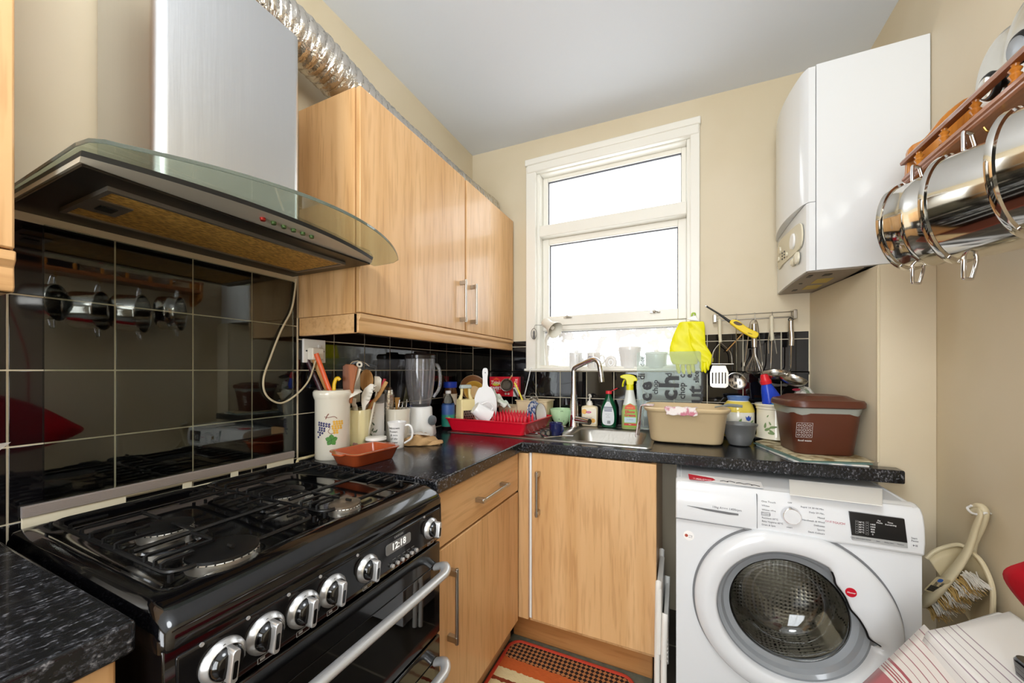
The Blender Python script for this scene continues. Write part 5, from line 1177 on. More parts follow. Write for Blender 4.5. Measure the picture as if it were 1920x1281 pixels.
# red box
bx_ = thing('red_snack_box', 'red cardboard box of sweet fruit drink standing behind the dish rack', 'box', at(947, 743, Y=2.012), radians(3))
lk('carton', M().box(-.095, .095, -.018, .018, 0, .118), plastic('d3142a', .4), bx_, bev=.001)
flatart('picture', [('leaf', -.05, .073, .026, .1)], plastic('d9cf3a', .5), bx_, -.0184)
flatart('side_stripe', [('r', .060, .094, .0, .055)], plastic('c9c9c4', .5), bx_, -.0184)
flatart('roof_shapes', [('p', [(-.075, .098), (-.05, .115), (-.022, .098)]), ('p', [(-.015, .09), (.005, .108), (.022, .09)])], plastic('e8552c', .5), bx_, -.0184)
lkt = lambda s_, sz, m, p, x, z, y, **k: lk('lettering', textmesh(s_, sz, ext=.0001, **k).xf(frame((x, y, z), (1, 0, 0), (0, 0, 1))), m, p, smooth=False, fix=False)
lkt('Trinks', .030, plastic('efe3cf', .5), bx_, -.05, .082, -.0190, bold=.0006, shear=.2); lkt('SWEET', .024, WI, bx_, -.052, .048, -.0190, bold=.0006); lkt('PEPPERS', .010, WI, bx_, -.052, .032, -.0190)
lk('lettering', textmesh('8.0z', .030, ext=.0001).xf(frame((.078, -.019, .082), (0, 0, 1), (-1, 0, 0))), plastic('efe3cf', .5), bx_, smooth=False, fix=False)
flatart('print_dots', [('d', .012, .016, .007), ('d', .030, .016, .007)], plastic('f1d7d2', .5), bx_, -.0190)
# round measuring cup / strainer in front of the box
sv = thing('tea_strainer', 'dark round metal strainer leaning against the red box', 'strainer', at(950, 722, Y=1.965))
g = bowlmesh((0, 0, 0), .036, (.25, -.95, .15), .5, n=32); lk('mesh_bowl', g, mat('dark_mesh', '5c5348', .35, .6, bump=.5, bscale=600), sv)
lk('rim_wire', M().tube([tuple(frame((0, 0, 0), Vector((.25, -.95, .15)).orthogonal(), Vector((.25, -.95, .15)).cross(Vector((.25, -.95, .15)).orthogonal())) @ Vector((.037*cos(a), .037*sin(a), 0))) for a in [2*pi*i/32 for i in range(32)]], .0016, 6, closed=True), SATIN, sv)
lk('strainer_handle', M().tube([(.018, 0, .030), (.034, .0, .056)], .005, 8, flat=.5), plastic('d9b878', .4), sv)
CT = V_((-.700, 1.93, .918))
def ctp(u, v, Y=1.90): return at(u, v, Y=Y)
def wstick(name, label, cat, pts, r, m, flat=1, n=10):
    o = thing(name, label, cat, pts[0], 0); mk('handle', M().tube(crv(pts, 4), r, n, flat=flat), m, o, ang=60); return o
wstick('yellow_handled_knife', 'yellow handled knife leaning in the cutlery tub', 'knife', [ctp(986, 770), ctp(977, 744), ctp(965, 718)], .008, plastic('e9d24a', .3), .6)
wstick('black_handled_knife', 'black handled knife leaning in the cutlery tub', 'knife', [ctp(979, 770, 1.89), ctp(972, 748, 1.89), ctp(963, 730, 1.89)], .009, plastic('1c1a18', .3), .6)
o = thing('metal_tea_ball', 'small wire tea strainer standing in the cutlery tub', 'strainer', ctp(1000, 750)); mk('wire_bowl', bowlmesh(ctp(1000, 750), .026, (0, -.5, .9), .9), mat('dull_mesh', '8f887a', .4, .7), o); mk('wire_rim', M().tube([ctp(1000, 748)+V_((.027*cos(a), .01*sin(a), .006*sin(a))) for a in [2*pi*i/24 for i in range(24)]], .0012, 6, closed=True), SATIN, o); mk('wire_handle', M().tube(crv([ctp(1010, 750), ctp(1004, 739), ctp(996, 738), ctp(990, 744)], 4), .001, 6), SATIN, o)
wstick('plastic_whisk', 'grey plastic handle standing at the left of the tea strainer', 'utensil', [ctp(988, 768, 1.95), ctp(984, 748, 1.95), ctp(980, 741, 1.95)], .007, plastic('a89c90', .4))
# plates at the right end
p = at(1002, 775, Y=1.79); plate('blue_pattern_plate', 'small blue and white patterned plate on edge in the dish rack', 'plate', p, .066, (.93, -.20, .12), .008, mat('blue_willow_pattern', '3f5f9c', .2, col2='e8ebf0', cscale=48, lo=.44, hi=.52, coat=.3))
p = at(1014, 778, Y=1.80); plate('dark_rim_plate', 'small white plate with a dark rim next to the blue patterned plate', 'plate', p, .060, (.95, -.10, .12), .006, ceramic('f3f3f2'), plastic('2c2c33', .3))
# green bowl, blue mug, cutlery
gb, s = put('green_bowl', 'pale green bowl with dark leaf flecks left of the tap', 'bowl', 0, 0, loc=(-.592, 1.950, .916))
lk('bowl_body', shell([(.022, 0), (.026, .004), (.046, .028), (.058, .058), (.064, .090)], .0035, 48), ceramic('bfe3b4'), gb)
artk('dark_flecks', [('leaf', x, z, .004, a) for x, z, a in ((-.01, .084, .4), (-.003, .084, 2.2), (.02, .05, .9), (-.02, .04, 1.8), (.03, .07, .2), (-.032, .07, 2.6), (.006, .03, 1.2))], mat('dark_green_fleck', '27492c', .5), gb, 0, F0, 0, rf=lambda z: .024+(z**.5)*.134)
nm_, s = put('navy_mug', 'dark navy blue mug standing on the drainer beside the sink', 'mug', 0, 0, loc=(-.528, 1.652, .916))
lk('mug_body', shell([(.029, 0), (.031, .003), (.031, .050), (.032, .056)], .003, 36), ceramic('1e2450'), nm_); lk('mug_handle', handle(.031, .012, .046, .018, .0035, -1.0), ceramic('1e2450'), nm_)
for i, (a, b, lb_) in enumerate((((1003, 812), (1012, 817), 'steel dessert spoon lying at the front right corner of the dish rack'), ((1042, 822), (1060, 817), 'steel fork lying on the drainer in front of the navy mug'))):
    pa, pb_ = at(*a, Z=.921), at(*b, Z=.921); o = thing('spoon' if i == 0 else 'fork', lb_, 'cutlery', pa)
    if i == 0: mk('bowl', M().sphere(pa, .014, 16, (1.3, .8, .25)), CHROME, o); mk('handle', M().tube([pa+V_((.012, 0, 0)), pb_+V_((.05, -.02, 0))], .0025, 8), CHROME, o)
    else:
        mk('handle', M().tube([pa-V_((.05, .01, 0)), pb_], .0025, 8), CHROME, o)
        for k in range(4): mk('tine', M().tube([pb_+V_((0, -.006+.004*k, 0)), pb_+V_((.035, -.004+.004*k, .001))], .0011, 6), CHROME, o)
sc2 = thing('scissors', 'black handled scissors lying on the drainer left of the navy mug', 'scissors', at(1024, 810, Z=.92))
for dx_ in (0, .026): c0 = at(1018, 812, Z=.93)+V_((dx_, 0, 0)); mk('finger_loop', M().tube([c0+V_((.010*cos(a), .004*cos(a), .014*sin(a))) for a in [2*pi*i/20 for i in range(20)]], .003, 8, closed=True), BLACKM, sc2)
mk('blades', M().box(-.60, -.55, 1.60, 1.61, .918, .921), SATIN, sc2)
# in the sink
fp = thing('frying_pan', 'black pan lying in the sink', 'pan', (-.29, 1.70, .80)); mk('pan_body', shell([(.06, .80), (.075, .83)], .003, 32, (-.30, 1.745, 0)), BLACKM, fp)
mk('pan_handle', M().tube([(-.25, 1.72, .83), (-.215, 1.70, .865), (-.20, 1.69, .875), (-.195, 1.70, .85)], .008, 10, flat=.6), BLACKM, fp)
fk = thing('black_fork', 'black plastic fork standing up in the sink', 'fork', (-.185, 1.68, .80)); mk('shaft', M().tube([(-.185, 1.70, .79), (-.188, 1.68, .865)], .003, 8), BLACKM, fk)
for k in range(4): mk('tine', M().tube([(-.188, 1.68, .862), (-.192+.006*k, 1.676, .885)], .0015, 6), BLACKM, fk)
pw = thing('black_spatula', 'black spatula lying across the bottom of the sink', 'spatula', (-.36, 1.68, .80)); mk('blade', M().loft([RR(.09, .05, .02, .862, 5, -.315, 1.72), RR(.09, .05, .02, .866, 5, -.315, 1.72)]), BLACKM, pw)

# ---- soap, washing-up liquid, spray
sp_, s = put('soap_dispenser', 'clear pump bottle of cream hand soap behind the sink', 'soap dispenser', 0, 0, loc=(-.448, 2.000, .917), rz=.12)
lk('bottle_body', M().loft([RR(.082, .042, .012, 0, 5), RR(.086, .046, .014, .004, 5), RR(.088, .048, .014, .098, 5), RR(.078, .040, .014, .106, 5), RR(.03, .03, .0145, .112, 5)]), mat('cream_soap', 'e8d7b0', .2, coat=.5), sp_, ang=50)
flatart('label', [('r', -.037, .037, .014, .096)], plastic('f3ead6', .5), sp_, -.0245); flatart('label_flower', [('d', -.026, .078, .014), ('d', .02, .03, .012)], plastic('f0b65a', .5), sp_, -.0248); flatart('pink_badge', [('leaf', -.004, .075, .015, 0)], plastic('c8437a', .5), sp_, -.0251)
lkt('carex', .008, WI, sp_, -.004, .075, -.0254); lkt('Honey', .010, plastic('b07a3a', .5), sp_, .0, .045, -.0251); lkt('& Milk', .008, plastic('b07a3a', .5), sp_, .0, .035, -.0251)
lk('pump_collar', M().lathe([(.016, .110), (.016, .122), (.0125, .128), (.011, .134), (.004, .136), (.004, .160)], 24), plastic('f1ece2', .35), sp_)
lk('pump_head', M().tube([(-.004, 0, .162), (.0, 0, .166), (.006, -.016, .165), (.010, -.030, .158)], [.006, .007, .005, .0035], 10), plastic('f1ece2', .35), sp_)
wl, s = put('washing_up_liquid', 'green washing-up liquid bottle with a red flip cap', 'bottle', 0, 0, loc=(-.345, 1.995, .917), rz=.1)
lk('bottle_body', M().loft([RR(.068, .036, .015, 0, 6), RR(.074, .042, .018, .006, 6), RR(.082, .046, .022, .05, 6), RR(.080, .044, .021, .10, 6), RR(.060, .038, .018, .130, 6), RR(.034, .030, .014, .158, 6), RR(.024, .024, .0118, .176, 6)]), mat('green_bottle', '14603c', .08, trans=.35, ior=1.3), wl, ang=60)
flatart('back_label', [('p', pix([(-.014, .128), (-.030, .085), (-.032, .035), (-.024, .016), (.0, .012), (.018, .016), (.028, .035), (.026, .085), (.010, .128), (-.002, .136)], 5))], plastic('dfe3e6', .5), wl, -.0238)
for i in range(3): flatart('label_bar', [('r', -.026+.002*i, .020-.001*i, .104-.009*i, .108-.009*i)], plastic('23305e', .5), wl, -.0241)
g_ = [('r', -.006+.002*i, -.0048+.002*i, .02, .036) for i in range(8)]; flatart('label_barcode', g_, BLACKINK, wl, -.0241); lkt('Best used for', .0045, GREYINK, wl, -.003, .07, -.0241); lkt('dishes', .0045, GREYINK, wl, -.003, .062, -.0241); lkt('ORIGINAL', .0045, GREYINK, wl, -.003, .054, -.0241)
lk('flip_cap', M().lathe([(.0165, .176), (.0165, .190), (.014, .192), (.001, .192)], 24), plastic('e3323c', .3), wl); lk('flip_lid', M().tube([(.014, 0, .191), (.030, 0, .199), (.044, 0, .206)], [.004, .008, .006], 10, flat=.45), plastic('e3323c', .3), wl)
sy_, s = put('spray_bottle', 'degreaser spray bottle with a yellow trigger head', 'spray bottle', 0, 0, loc=(-.235, 1.975, .917), rz=.08)
lk('bottle_body', M().loft([RR(.076, .044, .018, 0, 6), RR(.082, .050, .02, .006, 6), RR(.082, .050, .02, .09, 6), RR(.068, .042, .019, .125, 6), RR(.048, .036, .017, .165, 6), RR(.036, .032, .015, .200, 6), RR(.032, .030, .014, .206, 6)]), mat('lime_liquid_bottle', 'c9d28a', .12, trans=.3, ior=1.3), sy_, ang=60)
lk('clear_neck', M().loft([RR(.0695, .0435, .019, .123, 6), RR(.050, .038, .018, .165, 6), RR(.038, .034, .0155, .2, 6)], True, False, False), plastic('dcdfd8', .2), sy_, fix=False, ang=60)
flatart('label', [('p', [(-.030, .012), (.034, .012), (.034, .08), (.024, .122), (.002, .134), (-.020, .122), (-.030, .095)])], plastic('8fbb3f', .4), sy_, -.0256)
flatart('label_top', [('p', [(-.026, .102), (.028, .102), (.024, .120), (.002, .131), (-.020, .120)])], plastic('e2542a', .4), sy_, -.0259); flatart('label_white', [('r', -.026, .030, .035, .062)], plastic('c6dbe4', .4), sy_, -.0259); flatart('label_foot', [('r', -.028, .032, .020, .031)], plastic('d23a2c', .4), sy_, -.0259)
lkt('Elbow', .0195, plastic('d11a28', .4), sy_, .001, .089, -.0262, bold=.0008); lkt('Grease', .0185, plastic('d11a28', .4), sy_, .001, .072, -.0262, bold=.0008); lkt('DEGREASER', .006, plastic('f2e26a', .4), sy_, .001, .110, -.0262); lkt('ALL PURPOSE', .005, BLACKINK, sy_, .001, .05, -.0262); lkt('500ml', .005, WI, sy_, .001, .0255, -.0262)
YT = plastic('e6e21c', .35)
lk('neck_collar', M().lathe([(.018, .200), (.0185, .222), (.015, .228)], 24), YT, sy_)
lk('trigger_head', M().prism(pix([(-.046, .272), (-.044, .262), (-.020, .252), (-.014, .226), (.016, .226), (.020, .244), (.034, .246), (.036, .256), (.022, .272), (.0, .279), (-.026, .279)], 4), -.013, .013, 'xz'), YT, sy_, bev=.004)
lk('trigger', M().tube(crv([(-.026, 0, .252), (-.032, 0, .240), (-.036, 0, .222), (-.034, 0, .216)], 4), .0065, 10, flat=.7), YT, sy_)

# ---- glass chopping board
bd = thing('glass_chopping_board', 'frosted glass chopping board printed with words, leaning on the back wall', 'chopping board', (-.055, 1.957, .918), rot=(radians(-3.2), 0, 0))
FG = mat('frosted_board_glass', 'ecf6f2', .22, trans=.86, ior=1.12)
lk('glass_panel', M().loft([RR(.292, .392, .012, 0, 5), RR(.292, .392, .012, .004, 5)]).xf(Matrix.Translation((0, .004, .197)) @ Matrix.Rotation(pi/2, 4, 'X')), FG, bd, bev=.0008)
def bt(s_, sz, u, v, bold=0, m=BLACKINK):
    p = at(u, v, Y=1.968); g = textmesh(s_, sz, ext=.0001, bold=bold).xf(frame((p.x+.055, -.0012, p.z-.918), (0, 0, 1), (-1, 0, 0))); lk('lettering', g, m, bd, smooth=False, fix=False)
for a in (('c', .085, 1211, 745, .003), ('e', .085, 1211, 724, .003), ('di', .045, 1203, 706, .001), ('c', .110, 1255, 741, .004), ('h', .125, 1256, 716, .004), ('chop', .036, 1229, 726, .0005), ('chop', .040, 1279, 733, .0005), ('cut', .10, 1304, 749, .002), ('dice', .03, 1204, 678, 0), ('c', .04, 1279, 705, .0005), ('e', .04, 1292, 705, .001), ('slice', .032, 1306, 707, .0005), ('d', .04, 1254, 703, .0005)): bt(*a)

# ---- tan washing-up bowl with cloths
tb_ = thing('washing_up_bowl', 'tan plastic washing-up bowl standing on the worktop right of the sink', 'washing-up bowl', (.018, 1.800, .916), radians(2)); tb_.scale = (.945, 1, 1)
lk('bowl_body', M().loft([RR(.285, .240, .05, 0, 8), RR(.295, .25, .055, .006, 8), RR(.325, .285, .06, .125, 8), RR(.338, .295, .065, .128, 8), RR(.350, .31, .07, .136, 8), RR(.352, .312, .07, .142, 8), RR(.342, .30, .066, .146, 8), RR(.322, .282, .06, .140, 8), RR(.288, .245, .05, .008, 8)]), plastic('dcc49a', .3), tb_, ang=55)
CLM = mat('pink_checked_cloth', 'ece4e0', .9, col2='c77c8c', cscale=34, lo=.50, hi=.62, bump=.5, bscale=150)
def drape(name, label, fn, nu, nv, m, loc=None):
    g = M().grid(fn, nu, nv); return mk(name, g, m, label=label, cat='dishcloth', solid=.002, fix=False, ang=80)
def dc1(a, b):  # over the left rim
    x = -.150; s_ = a*.19
    X = x+.045-s_ if s_ < .04 else (x+.005-(s_-.04)*.12 - .012); Z = 1.064 if s_ < .04 else 1.064-(s_-.04)*.92
    return (X-.006*sin(b*8)*a, 1.69+.10*b+.02*a*b-.05*a*0+.004*sin(a*14), Z+.003*sin(b*11+a*5))
def dc2(a, b):
    s_ = b*.06; y = 1.662 - (.0 if s_ > .03 else 0); 
    Y = 1.665-(s_ if s_ < .025 else .025+(s_-.025)*.2); Z = 1.0655-(0 if s_ < .025 else (s_-.025)*.9)
    return (-.055+.115*a+.004*sin(b*9), Y-.002, Z+.002*sin(a*20)+.002)
drape('dishcloth', 'pink and white dishcloth hanging over the left rim of the tan bowl', dc1, 26, 10, CLM)
drape('dishcloth', 'pink striped dishcloth folded over the front rim of the tan bowl', dc2, 24, 12, CLM)
stick('grey_scraper', 'grey plastic handle resting on the right rim of the tan bowl', 'scraper', V_((.19, 1.82, 1.064)), [(-.06, 0, -.004), (-.01, 0, .004), (.03, 0, .002), (.055, -.005, 0)], [.003]*4+[.007]*6+[.006]*3, plastic('8d9390', .4), .5)

# ---- yellow jar, grey bowl, cream pot, bleach, waste caddy
yj, s = put('tulip_jar', 'yellow ceramic jar with a blue rim and a painted blue tulip', 'jar', 0, 0, loc=(.240, 1.950, .912))
YJ = ceramic('e6cf58')
lk('jar_body', shell([(.050, 0), (.060, .006), (.063, .03), (.064, .10), (.063, .125), (.055, .15), (.043, .166), (.040, .170)], .004, 48), ceramic('eeebdc'), yj)
lk('yellow_shoulder', M().lathe([(.0645, .120), (.0637, .127), (.0558, .151), (.0436, .1665)], 48, cap0=False, cap1=False), YJ, yj, fix=False); lk('yellow_foot', M().lathe([(.0508, .001), (.0608, .007), (.0637, .030), (.064, .042)], 48, cap0=False, cap1=False), YJ, yj, fix=False)
lk('blue_rim', M().lathe([(.040, .168), (.041, .174), (.045, .184), (.046, .188), (.043, .189), (.038, .176)], 48, cap0=False, cap1=False), ceramic('5f80b8'), yj)
artk('tulip', [('p', [(-.014, .105), (-.010, .088), (0, .083), (.010, .088), (.014, .105), (.007, .099), (.0, .108), (-.007, .099)])], plastic('2c50b4', .4), yj, .0646, F0+.1, 0)
artk('tulip_leaves', [('leaf', .018, .080, .011, .7), ('leaf', -.035, .082, .013, 1.1)], plastic('7d9c5a', .4), yj, .0646, F0+.1, 0)
artk('dark_hill', [('p', [(-.022*cos(t)-.012, .056+.022*sin(t)) for t in [pi*i/14 for i in range(15)]])], plastic('1e2b40', .4), yj, .0646, F0, 0); artk('teal_base', [('p', [(-.034, .046), (.010, .046), (.010, .056), (-.034, .056)])], plastic('4aa595', .4), yj, .0647, F0, 0)
wtext('olives', .009, WI, yj, .0652, F0-.1, .062)
gb2, s = put('grey_pudding_basin', 'plain grey metal pudding basin in front of the tulip jar', 'basin', 0, 0, loc=(.222, 1.765, .912)); gb2.scale = (1.12, 1.12, 1.04)
lk('basin_body', shell([(.030, 0), (.035, .003), (.047, .04), (.052, .072), (.054, .074), (.058, .084)], .0025, 44), mat('dull_grey_metal', '8d8f90', .42, .6), gb2)
MG = V_((.33, 1.84, .924))
cp_, s = put('cream_pot', 'cream enamel pot with a side ring handle and leaf print, holding the toilet cleaner bottle', 'pot', 0, 0, loc=(.374, 1.905, .926))
lk('pot_body', shell([(.066, 0), (.074, .004), (.071, .012), (.070, .02), (.070, .125), (.073, .128), (.073, .136), (.077, .140), (.078, .148)], .004, 52), ceramic('efe8d2'), cp_)
lk('ring_handle', M().tube([(.0705*cos(F0+.75)+.012*0+.019*cos(t)*cos(F0+.75+pi/2)+.004*cos(F0+.75), .0735*sin(F0+.75)+.019*cos(t)*sin(F0+.75+pi/2), .10+.022*sin(t)) for t in [2*pi*i/28 for i in range(28)]], .0035, 8, closed=True), ceramic('e3dac2'), cp_)
artk('leaf_print', [('leaf', x, z, l, a) for x, z, l, a in ((-.02, .045, .014, .5), (-.005, .035, .012, -.6), (-.03, .06, .012, 1.4), (-.012, .07, .008, 2), (0, .055, .014, .2), (-.02, .1, .006, 1), (-.008, .028, .012, -.2))], plastic('7f9662', .5), cp_, .0704, F0-.75, 0)
tcb, s = put('toilet_cleaner', 'blue toilet cleaner bottle with an angled neck and red cap', 'bottle', 0, 0, loc=(.362, 1.907, .932))
BLU = plastic('2448c8', .28)
g = M(); rings = []
for z, cx, w_, d_ in ((0, 0, .068, .05), (.10, 0, .072, .052), (.15, -.002, .074, .052), (.18, -.008, .068, .05), (.205, -.018, .052, .044), (.225, -.025, .036, .036), (.235, -.027, .030, .030)): rings.append(RR(w_, d_, min(w_, d_)*.45, z, 6, cx))
lk('bottle_body', g.loft(rings), BLU, tcb, ang=60)
lk('red_cap', M().lathe([(.021, 0), (.0215, .014), (.017, .02), (.0155, .034), (.012, .042), (.001, .043)], 24).xf(Matrix.Translation((-.027, 0, .228)) @ Matrix.Rotation(-.25, 4, 'Y')), plastic('d8202c', .3), tcb)
wrapl = M().loft([RR(.0735, .0535, .024, z, 6) for z in (.150, .163)], True, False, False); lk('label_red_band', wrapl, plastic('d9603c', .4), tcb, fix=False)
lk('label_blue', M().loft([RR(.0738, .0538, .024, z, 6) for z in (.10, .151)], True, False, False), plastic('3aa0d8', .4), tcb, fix=False); lkt('POWER', .012, plastic('f3e15a', .4), tcb, 0, .1565, -.0275); lk('label_sun', M().cyl((.012, -.0278, .143), (.012, -.0266, .143), .010, n=20), plastic('f0a03c', .4), tcb)
# magazines under the caddy
def mag(name, label, pts, z, h, m):
    g = M().loft([[(x, y, z) for x, y in pts], [(x, y, z+h) for x, y in pts]]); return mk(name, g, m, label=label, cat='magazine', smooth=False)
PRN = mat('printed_page', 'd8cba8', .6, col2='8f7a52', cscale=22, lo=.45, hi=.6); PRW = mat('magazine_white', 'e6e3dc', .5, col2='a9b7bd', cscale=16, lo=.5, hi=.6)
mag('magazine', 'lowest magazine of the pile under the brown caddy', [(.282, 1.775), (.345, 1.515), (.545, 1.53), (.52, 1.80)], .911, .004, PRW)
mag('magazine', 'middle magazine of the pile under the brown caddy', [(.275, 1.80), (.36, 1.50), (.560, 1.548), (.535, 1.78), (.40, 1.88)], .9155, .0035, plastic('5f7f78', .4))
mag('magazine', 'topmost magazine of the pile under the brown caddy', [(.285, 1.815), (.375, 1.515), (.572, 1.572), (.53, 1.90), (.36, 1.93)], .9195, .0035, PRN)
wc_ = thing('food_waste_caddy', 'brown plastic food waste caddy with a hinged lid and a bag showing under the rim', 'waste caddy', (.449, 1.686, .9235), radians(8))
BR_ = plastic('5b3122', .32)
cad = lambda w_, d_, r, z: RR(w_, d_, r, z, 6)
lk('caddy_body', M().loft([cad(.165, .155, .03, 0), cad(.175, .165, .034, .005), cad(.205, .205, .045, .150), cad(.207, .207, .045, .165), cad(.200, .200, .042, .165), cad(.165, .155, .03, .006)]), BR_, wc_, ang=55)
lk('bag_edge', M().loft([[(x*(1+.012*sin(i*2.3)), y*(1+.012*sin(i*1.7)), z+dz*sin(i*1.3)) for i, (x, y, z) in enumerate(RR(w_, w_, .048, zz, 6))] for w_, zz, dz in ((.2068, .143, .004), (.210, .153, .002), (.213, .166, .0))], True, False, False), mat('pale_green_film', 'c4c9bf', .25, trans=.45, ior=1.2), wc_, fix=False)
lk('lid', M().loft([cad(.222, .222, .052, .164), cad(.232, .232, .056, .168), cad(.232, .232, .056, .182), cad(.222, .222, .052, .190), cad(.190, .190, .046, .193), cad(.150, .150, .04, .205), cad(.140, .140, .038, .203), cad(.09, .09, .03, .202)]), BR_, wc_, ang=45)
lk('hinge', M().cyl((.05, .112, .175), (-.05, .112, .175), .008), BR_, wc_)
lk('carry_handle', M().tube(crv([(.116, -.03, .168), (.126, 0, .178), (.128, .06, .184), (.10, .115, .186), (.0, .128, .190), (-.08, .12, .186)], 5), .006, 8, flat=.7), BR_, wc_)
g = M(); PX_ = -.0
def gridart(parent):
    g = M()
    for i in range(4): g.box(-.095, -.048, 0, .0006, .062+.017*i, .0625+.017*i)
    for i in range(4): g.box(-.095+.0157*i, -.0945+.0157*i, 0, .0006, .062, .1138)
    random.seed(4)
    for i in range(3):
        for j in range(3):
            cx, cz = -.087+.0157*i, .0705+.017*j; q3 = [(cx+.0042*cos(t), .0003, cz+(.0028, .0042, .0035)[i]*sin(t)) for t in [2*pi*n/10 for n in range(10)]]; g.tube(q3, .0005, 4, closed=True)
    g.xf(Matrix.Translation((0, -.0836, 0)) @ Matrix.Rotation(radians(7.85), 4, 'X'))
    return lk('icon_grid', g, WI, parent, smooth=False, kind='stuff')
ig = gridart(wc_)
lk('lettering', textmesh('food waste', .009, ext=.0001).xf(frame((-.068, -.0908, .050), (1, 0, 0), (0, -.138, 1))), WI, wc_, smooth=False, fix=False)
o = thing('carrier_bag_bundle', 'crumpled white printed plastic bag behind the caddy', 'plastic bag', (.482, 1.945, .924), RZ); o.scale = (.92, .92, 1)
random.seed(21); g = M().sphere((0, 0, .135), .055, 20, (1, .7, 1.6))
for v_ in g.v: v_ += V_((random.uniform(-.005, .005), random.uniform(-.005, .005), random.uniform(-.005, .005)))
lk('bag_body', g, mat('printed_bag', 'e4e2db', .5, col2='8f9f86', cscale=26, lo=.56, hi=.62, bump=.6, bscale=60), o, ang=15); lk('red_corner', M().sphere((-.045, -.01, .212), .012, 10, (1.7, .6, .5)), plastic('c0304c', .5), o)

jg = thing('white_jug', 'white jug whose spout just shows at the left edge above the worktop', 'jug', (-1.0, .10, .911))
mk('jug_body', shell([(.050, .911), (.058, .915), (.066, .98), (.058, 1.06), (.060, 1.095)], .004, 40, (-1.0, .10, 0)), ceramic('eceae6'), jg)
mk('spout', M().loft([[(-1.0-.022, .150, 1.07), (-1.0, .155, 1.045), (-1.0+.022, .150, 1.07)], [(-1.0-.020, .152, 1.096), (-1.0, .208, 1.100), (-1.0+.020, .152, 1.096)]]), ceramic('eceae6'), jg)
mk('jug_handle', M().tube(crv([(-1.0, .042, 1.07), (-1.0, .0, 1.06), (-1.0, -.005, 1.0), (-1.0, .036, .96)], 6), .007, 10), ceramic('eceae6'), jg)

# ================================================================ window sill
lm = thing('desk_lamp', 'white plastic desk lamp with a cone shade on the window sill', 'lamp', (-.72, 2.075, 1.229))
LW = plastic('e9e5d8', .35)
mk('base', M().lathe([(.066, 1.229), (.067, 1.234), (.064, 1.243), (.056, 1.247), (.001, 1.248)], 40, (-.72, 2.075, 0)).xf(Matrix.Diagonal((1, .42, 1, 1))).xf(Matrix.Translation((0, 2.075*.58, 0))), LW, lm)
mk('arm', M().tube(crv([(-.715, 2.075, 1.245), (-.722, 2.07, 1.33), (-.72, 2.06, 1.40), (-.69, 2.045, 1.45), (-.665, 2.03, 1.463)], 6), .009, 12, flat=.8), LW, lm)
hd = frame((-.70, 1.995, 1.492), V_((.105, -.065, -.075)).normalized().orthogonal(), V_((.105, -.065, -.075)).normalized().cross(V_((.105, -.065, -.075)).normalized().orthogonal()))
sh_ = mk('lamp_shade', M().lathe([(.001, -.012), (.022, -.010), (.027, .0), (.027, .045), (.031, .058), (.047, .095), (.0485, .102), (.0465, .102), (.044, .095), (.028, .058), (.025, .02), (.001, .018)], 40, cap0=False, cap1=False).xf(hd), LW, lm, ang=60)
mk('bulb', M().lathe([(.010, .02), (.012, .05), (.011, .075), (.001, .080)], 16).xf(hd), mat('bulb_glass', 'f6f3ea', .3), sh_)
mk('shade_joint', M().cyl((-.682, 2.022, 1.468), (-.672, 2.01, 1.474), .012), LW, lm)
wo = thing('wire_ornament', 'small oval wire ornament with a figure hanging on the window frame', 'ornament', (-.79, 2.0, 1.40))
c0 = at(1001, 626, Y=2.0); mk('wire_oval', M().tube([c0+V_((.017*cos(a), 0, .031*sin(a))) for a in [2*pi*i/30 for i in range(30)]], .0015, 6, closed=True), mat('dark_wire', '4a4a48', .4, .6), wo)
mk('figure', M().tube([c0+V_((0, 0, z)) for z in (-.028, -.015, -.005, .006, .014, .02)], [.006, .007, .005, .0065, .004, .001], 10), mat('pewter', '6a6a68', .4, .5), wo); mk('hanging_wire', M().tube([c0+V_((0, 0, .031)), c0+V_((.005, .005, .05)), c0+V_((.06, .02, .05))], .0012, 6), mat('dark_wire', '4a4a48', .4, .6), wo)
mk('lamp_cable', M().tube(crv([V_((-.77, 2.06, 1.236)), V_((-.80, 2.004, 1.228)), V_((-.80, 2.003, 1.205)), at(985, 735, Y=2.02), at(979, 760, Y=2.0)], 6), .0028, 8), WHITE, label='thin white lamp cable running down the black tiles from the sill', cat='cable')
def mugat(name, label, x, r, h, m, hang, y=2.075):
    o = thing(name, label, 'mug', (x, y, 1.2285)); mk('mug_body', shell([(r-.002, 1.2285), (r, 1.232), (r, 1.2285+h)], .003, 36, (x, y, 0)), m, o); lk('mug_handle', handle(r, h*.22, h*.82, .022, .004, hang), m, o); return o
mugat('white_sill_mug', 'plain white mug on the window sill with its handle to the front', -.545, .037, .088, ceramic('eeeeec'), -1.1)
m2 = mugat('picture_mug', 'mug with a colourful blue and yellow picture on the window sill', -.442, .036, .086, ceramic('efece6'), .1)
artk('picture_print', [('p', [(-.030, .008), (.018, .008), (.018, .08), (-.030, .08)])], mat('colourful_print', 'c9a64e', .4, col2='5a5cae', cscale=34, lo=.42, hi=.58), m2, .0362, F0-.1, 0)
for i, t_ in enumerate(('SMILE', 'TODAY', 'LOVE')): wtext(t_, .011, plastic('3b3a7a', .5), m2, .0367, F0-.35, .064-.016*i)
tr = thing('toilet_roll_ornament', 'small white ceramic ring ornament on the window sill', 'ornament', (-.348, 2.08, 1.2285)); ce = V_((-.348, 2.075, 1.262))
